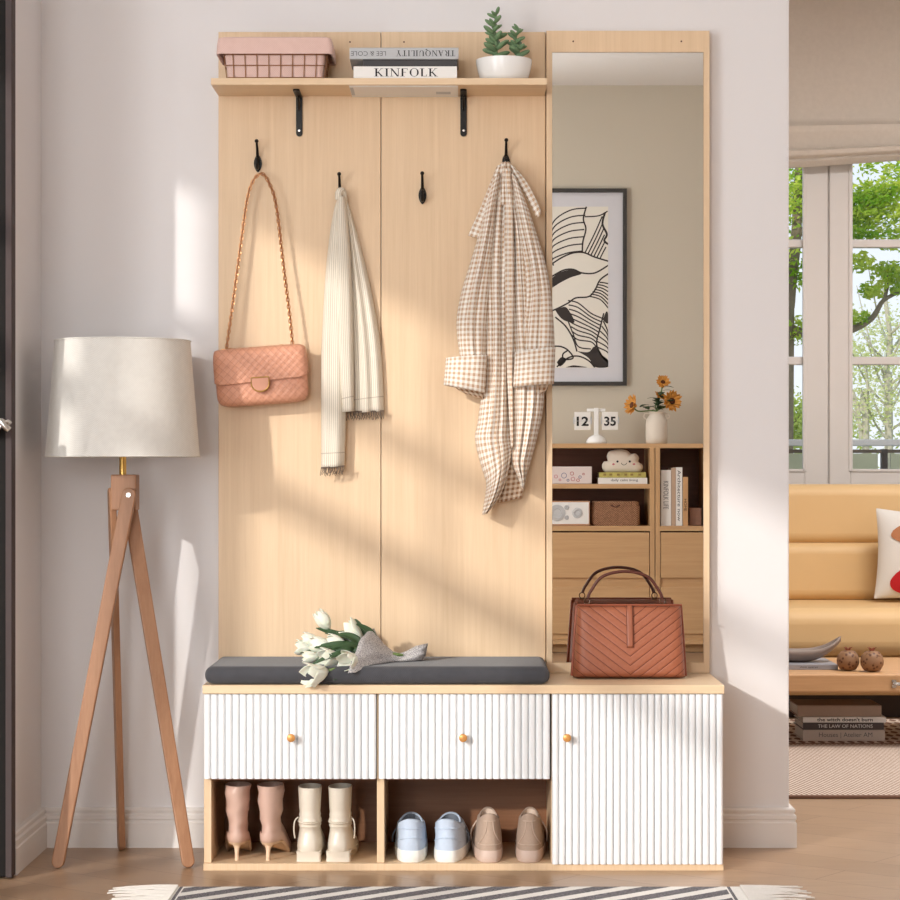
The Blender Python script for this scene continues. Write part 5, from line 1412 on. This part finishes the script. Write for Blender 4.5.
def pom(px, y, r, label):
    c = P(px, 0, y); c.z = ZTb + .0005
    t = thing('pomegranate', label, 'fruit', c, 'pomegranates on the coffee table')
    MB().lathe([(r * .25, 0), (r * .7, r * .10), (r * .97, r * .55), (r, r * .9), (r * .9, r * 1.35), (r * .6, r * 1.68), (r * .22, r * 1.78), (r * .14, r * 1.74)], c, 24).build('fruit', POM, t, angle=180)
    cr = MB()
    for k in range(6):
        a = k * pi / 3; cr.tube([c + Vector((r * .14 * cos(a), r * .14 * sin(a), r * 1.70)), c + Vector((r * .20 * cos(a), r * .2 * sin(a), r * 1.95)), c + Vector((r * .38 * cos(a), r * .38 * sin(a), r * 2.05))], lambda t: .003 - .002 * t, 5)
    cr.build('crown', BROWNL, t)
pom(848, 2.02, .038, 'spotted brown pomegranate next to the grey magazine')
pom(872, 1.98, .039, 'spotted brown pomegranate nearer the table pull')

# living-room rug
def rug2():
    m = NT('woven_rug').setp(.95, 0, .1)
    v = m.coord(); sp = m.node('ShaderNodeSeparateXYZ'); m.link(v, sp.inputs[0]); x, y = sp.outputs[0], sp.outputs[1]
    k1 = m.math('FRACT', m.math('ADD', m.math('DIVIDE', m.math('ADD', x, m.math('MULTIPLY', y, .23)), .0145), 50.0)); g1 = m.math('LESS_THAN', k1, .42)
    a = m.math('SINE', m.math('MULTIPLY', m.math('ADD', x, m.math('MULTIPLY', y, .35)), 95)); b = m.math('SINE', m.math('MULTIPLY', m.math('SUBTRACT', x, m.math('MULTIPLY', y, .35)), 95))
    g2 = m.math('GREATER_THAN', m.math('MULTIPLY', a, b), .12)
    far = m.math('GREATER_THAN', y, 2.02); g = m.math('ADD', m.math('MULTIPLY', g1, m.math('SUBTRACT', 1, far)), m.math('MULTIPLY', g2, far))
    ln = m.math('MAXIMUM', m.math('LESS_THAN', m.math('ABSOLUTE', m.math('SUBTRACT', y, 2.03)), .015), m.math('LESS_THAN', y, .83))
    g = m.math('MINIMUM', m.math('MAXIMUM', g, ln), 1); n = m.noise(v, 60, 4)
    m.base(m.mix(g, m.mix(n, lin((196, 178, 162)), lin((226, 212, 198))), lin((126, 98, 84)))); m.bump(g, .3, .002); return m.m
rr2 = MB().box(.45, 3.1, .812, 2.78, .0005, .009).build('area_rug', rug2(), None, smooth=False, bevel=.002)
tag(rr2, 'brown and cream woven area rug under the coffee table', 'rug')

# books on the rug
yb2 = 2.10; s2_ = F / (yb2 - CAMY)
def X2(px): return (px - CX) / s2_
def Z2(py): return H - (py - CY) / s2_
GB2 = 'books stacked below the coffee table'; z0 = .0095
zc = [z0, z0 + .0375, z0 + .062, z0 + .081, z0 + .119]
b1 = book('book', 'thick light book with a thin serif title, lowest under the table', 'book', X2(803), X2(885), yb2, 2.32, zc[0], zc[1], plain('greige_cover', (196, 182, 170), .7), GB2, ct=.003)
text('Houses | Atelier AM', (X2(819), yb2, zc[0] + .009), (1, 0, 0), (0, 0, 1), .180, .020, GREYP, b1)
b2 = book('book', 'dark grey book with pale capitals in the stack under the table', 'book', X2(803), X2(884), yb2 + .002, 2.32, zc[1] + .0003, zc[2], plain('dark_cover', (82, 74, 72), .7), GB2)
text('THE LAW OF NATIONS', (X2(818), yb2 + .002, zc[1] + .007), (1, 0, 0), (0, 0, 1), .185, .0115, PAPER, b2)
b3 = book('book', 'white book with a bold black title in the stack under the table', 'book', X2(803), X2(886), yb2 - .001, 2.32, zc[2] + .0003, zc[3], PAPER, GB2)
text("the witch doesn't burn", (X2(817), yb2 - .001, zc[2] + .0045), (1, 0, 0), (0, 0, 1), .188, .0125, BLACKP, b3, bold=.02)
b4 = book('book', 'thick brownish book topmost of the stack under the table', 'book', X2(798), X2(882), yb2 + .01, 2.32, zc[3] + .0003, zc[4], plain('brown_cover', (168, 146, 130), .7), GB2, ct=.003)

# ================================================================== OUTSIDE
gz = -3.0
grd = MB().box(-30, 40, 4.4, 60, gz - .2, gz).build('ground_outside', plain('lawn', (140, 160, 96), .95, var=.2, nscale=1), None, smooth=False); struct(grd)
bal = thing('balcony_railing', 'pale balcony railing with green glass panels outside the window', 'railing', (2, 5.0, gz))
yb5 = 5.0
def Z5(py, y=5.0): return H - (py - CY) * (y - CAMY) / F
MB().box(-.5, 5, yb5 - .05, yb5 + .05, Z5(446), Z5(439.5)).build('top_rail', TRIMM, bal, smooth=False, bevel=.004)
MB().box(-.5, 5, yb5 - .012, yb5 + .012, Z5(453), Z5(449.5)).build('lower_rail', plain('rail_brown', (110, 96, 80), .6), bal, smooth=False)
PGR = plain('pale_green_panel', (206, 210, 178), .5)
for k in range(5):
    xx = P(884, 0, yb5).x - 1.9 + k * .95
    MB().box(xx + .03, xx + .92, yb5 - .008, yb5 + .008, .1, Z5(453.5)).build('panel', PGR, bal, smooth=False)
    MB().box(xx - .014, xx + .014, yb5 - .02, yb5 + .02, 0, Z5(449)).build('post', plain('post_dark', (70, 62, 56), .6) if k == 0 else bpy.data.materials['post_dark'], bal, smooth=False)
struct(MB().box(-.6, 5.1, 4.26, 5.1, -.25, -.02).build('terrace_floor', plain('terrace_stone', (200, 196, 188), .8), None, smooth=False))

def leafmat(name, c1, c2):
    m = NT(name); m.n.remove(m.b)
    v = m.coord(); n = m.noise(v, 7, 3); c = m.mix(m.ramp(n, .35, .65), lin(c1), lin(c2))
    d = m.node('ShaderNodeBsdfDiffuse'); t = m.node('ShaderNodeBsdfTranslucent'); mx = m.node('ShaderNodeMixShader'); mx.inputs[0].default_value = .5
    m.link(c, d.inputs[0]); m.link(c, t.inputs[0]); m.link(d.outputs[0], mx.inputs[1]); m.link(t.outputs[0], mx.inputs[2]); m.link(mx.outputs[0], m.out.inputs['Surface']); return m.m
LG1 = leafmat('bright_leaves', (140, 184, 48), (236, 240, 110)); LG2 = leafmat('pale_leaves', (206, 212, 130), (244, 240, 186)); LG3 = leafmat('bush_leaves', (160, 180, 84), (216, 220, 130))
BARK = plain('dark_bark', (150, 132, 108), .9, var=.2); BARK2 = plain('pale_bark', (206, 196, 172), .9, var=.15)
def leafcloud(mb, rnd, c, R, n, size, flat=.6):
    c = Vector(c)
    for i in range(n):
        d = Vector((rnd.gauss(0, 1), rnd.gauss(0, 1), rnd.gauss(0, 1))).normalized() * (rnd.random() ** .45)
        p = c + Vector((d.x * R, d.y * R, d.z * R * flat)); s = size * rnd.uniform(.6, 1.2)
        a = Vector((rnd.gauss(0, 1), rnd.gauss(0, 1), rnd.gauss(0, .6))).normalized() * s; b = a.orthogonal().normalized() * s * .55
        mb.add([p - a, p + b, p + a, p - b], [(0, 1, 2, 3)])
def tree(label, kinds, trunk, branches, clouds, leafm, bark, size, seed, density):
    rnd = random.Random(seed); base = trunk[0]
    t = thing('tree', label, 'tree', base, 'trees outside the window')
    tb = MB(); tb.tube(smoothpath(trunk, 6), kinds[0], 9)
    for br in branches: tb.tube(smoothpath(br[1:], 5), (lambda r: (lambda q: r * (1 - .75 * q)))(br[0]), 7)
    tb.build('trunk', bark, t)
    lv = MB()
    for (c, R, n) in clouds: leafcloud(lv, rnd, c, R, int(n * density), size)
    lv.build('foliage', leafm, t, smooth=False)
ya_ = 6.6; PA = lambda px, py, dy=0: P(px, py, ya_ + dy)
base = PA(780, 470); base.z = gz
tree('tree with bright green leaves and a dark trunk close outside the window', (lambda q: .05 - .035 * q,), [base, PA(786, 400), PA(789, 300), PA(796, 240), PA(800, 160), PA(812, 60)],
     [(.030, PA(790, 330), PA(820, 335), PA(850, 330), PA(872, 318), PA(884, 300), PA(905, 290)), (.022, PA(797, 235), PA(830, 215), PA(860, 208), PA(900, 190)), (.02, PA(800, 170), PA(850, 140), PA(900, 120)), (.015, PA(850, 330), PA(840, 290), PA(852, 262)), (.012, PA(884, 300), PA(888, 280), PA(880, 262))],
     [(PA(800, 190), .30, 900), (PA(795, 275), .16, 220), (PA(795, 330), .14, 170), (PA(860, 208), .17, 520), (PA(885, 195), .17, 480), (PA(850, 222, .2), .14, 300), (PA(905, 230), .22, 480), (PA(862, 235), .12, 180), (PA(858, 262), .10, 130), (PA(890, 272), .11, 200), (PA(905, 285), .12, 220), (PA(872, 290), .08, 110), (PA(856, 318), .08, 80), (PA(880, 130), .4, 700), (PA(930, 180), .4, 700), (PA(740, 220), .5, 700)], LG1, BARK, .019, 1, 1.7)
yc_ = 10.5; PC = lambda px, py, dy=0: P(px, py, yc_ + dy)
base = PC(888, 470); base.z = gz
brs = []
rnd = random.Random(9)
for k in range(14):
    sx = 888 + rnd.uniform(-3, 3); sy = 440 - k * 8; ex = sx + (rnd.uniform(14, 48) * (1 if k % 2 else -1)); ey = sy - rnd.uniform(45, 95)
    brs.append((.011, PC(sx, sy), PC(sx + (ex - sx) * .5, sy + (ey - sy) * .35, rnd.uniform(-.3, .3)), PC(ex, ey, rnd.uniform(-.5, .5))))
tree('slender tree with pale trunk and yellowish leaves farther outside', (lambda q: .036 - .022 * q,), [base, PC(889, 430), PC(886, 380), PC(890, 340), PC(884, 290)], brs,
     [(PC(rnd.uniform(835, 925), rnd.uniform(318, 425), rnd.uniform(-.6, .6)), .28, 70) for k in range(26)], LG2, BARK2, .017, 2, 1.7)
base = PC(862, 470); base.z = gz
brs = [(.02, PC(862, 445), PC(858, 415), PC(848, 385)), (.02, PC(862, 445), PC(868, 410), PC(866, 360)), (.018, PC(862, 430), PC(852, 410), PC(838, 400))]
tree('second slender pale tree with leaning stems outside the window', (lambda q: .032 - .018 * q,), [base, PC(866, 440), PC(860, 415), PC(852, 390)], brs, [(PC(rnd.uniform(835, 880), rnd.uniform(350, 425), .3), .22, 60) for k in range(10)], LG2, BARK2, .017, 3, 1.7)
base = PC(770, 470, -1); base.z = gz
tree('round yellow-green tree at the left edge of the window', (lambda q: .09 - .05 * q,), [base, PC(772, 440, -1), PC(780, 415, -1)], [(.03, PC(772, 440, -1), PC(790, 425, -1), PC(800, 415, -1))],
     [(PC(795, 425, -1), .30, 700), (PC(780, 430, -1), .5, 900), (PC(845, 440, 1), .5, 300)], LG3, BARK, .022, 4, 1.6)
# far hedge of trees closing the horizon below the railing
base = P(900, 470, 16); base.z = gz
tree('wide green tree far behind the railing', (lambda q: .2 - .1 * q,), [base, base + Vector((0, 0, 1.5)), base + Vector((0, 0, 3))], [(.06, base + Vector((0, 0, 2)), base + Vector((.6, 0, 2.8)), base + Vector((1, 0, 3.4)))],
     [(base + Vector((x, 0, 3.0)), 1.0, 500) for x in (-2.2, -.8, .5, 1.8)], LG3, BARK, .06, 5, 1.0)

# ================================================================== LIGHT
w = bpy.data.worlds.new('sky'); scn.world = w; w.use_nodes = True
nt = w.node_tree; bg = nt.nodes['Background']
tc = nt.nodes.new('ShaderNodeTexCoord'); sp = nt.nodes.new('ShaderNodeSeparateXYZ'); mr = nt.nodes.new('ShaderNodeMapRange')
mr.inputs['From Min'].default_value = -.05; mr.inputs['From Max'].default_value = .7
cr = nt.nodes.new('ShaderNodeValToRGB'); cr.color_ramp.elements[0].color = lin((243, 247, 250)); cr.color_ramp.elements[1].color = lin((170, 206, 240))
nt.links.new(tc.outputs['Generated'], sp.inputs[0]); nt.links.new(sp.outputs[2], mr.inputs['Value']); nt.links.new(mr.outputs[0], cr.inputs[0]); nt.links.new(cr.outputs[0], bg.inputs['Color'])
bg.inputs['Strength'].default_value = 1.15
SUN = Vector((.70, 1, -.38)).normalized()
sd = bpy.data.lights.new('sun', 'SUN'); sd.energy = 2.25; sd.angle = radians(1.3); sd.color = (1, .96, .90)
so = bpy.data.objects.new('sun', sd); COL.objects.link(so); so.rotation_euler = SUN.to_track_quat('-Z', 'Y').to_euler()
def area(name, loc, d, sx, sy, e, col=(1, 1, 1)):
    l = bpy.data.lights.new(name, 'AREA'); l.shape = 'RECTANGLE'; l.size = sx; l.size_y = sy; l.energy = e; l.color = col
    o = bpy.data.objects.new(name, l); COL.objects.link(o); o.location = loc; o.rotation_euler = Vector(d).to_track_quat('-Z', 'Z').to_euler(); return o
area('daylight_side_window', (XL - .16, -3.3, 1.53), (1, 0, 0), 2.6, 1.9, 150, (.97, .985, 1))
area('added_rear_fill', (-1.2, YB - .18, 1.5), (0, 1, 0), 1.45, 1.95, 95, (.97, .985, 1))  # added area light, fills the hall from behind the camera
area('living_room_fill', (2.0, 1.3, ZC - .05), (0, 0, -1), 1.2, 1.2, 84, (1, .98, .96))  # added fill with no fixture, brightens the blind and living room

scn.view_settings.view_transform = 'Standard'; scn.view_settings.look = 'None'; scn.view_settings.gamma = 1; scn.view_settings.exposure = 0
scn.cycles.max_bounces = 10; scn.cycles.diffuse_bounces = 5; scn.cycles.glossy_bounces = 5; scn.cycles.transparent_max_bounces = 12
scn.cycles.use_denoising = True; scn.cycles.sample_clamp_indirect = 6
scn.cycles.caustics_reflective = False; scn.cycles.caustics_refractive = False
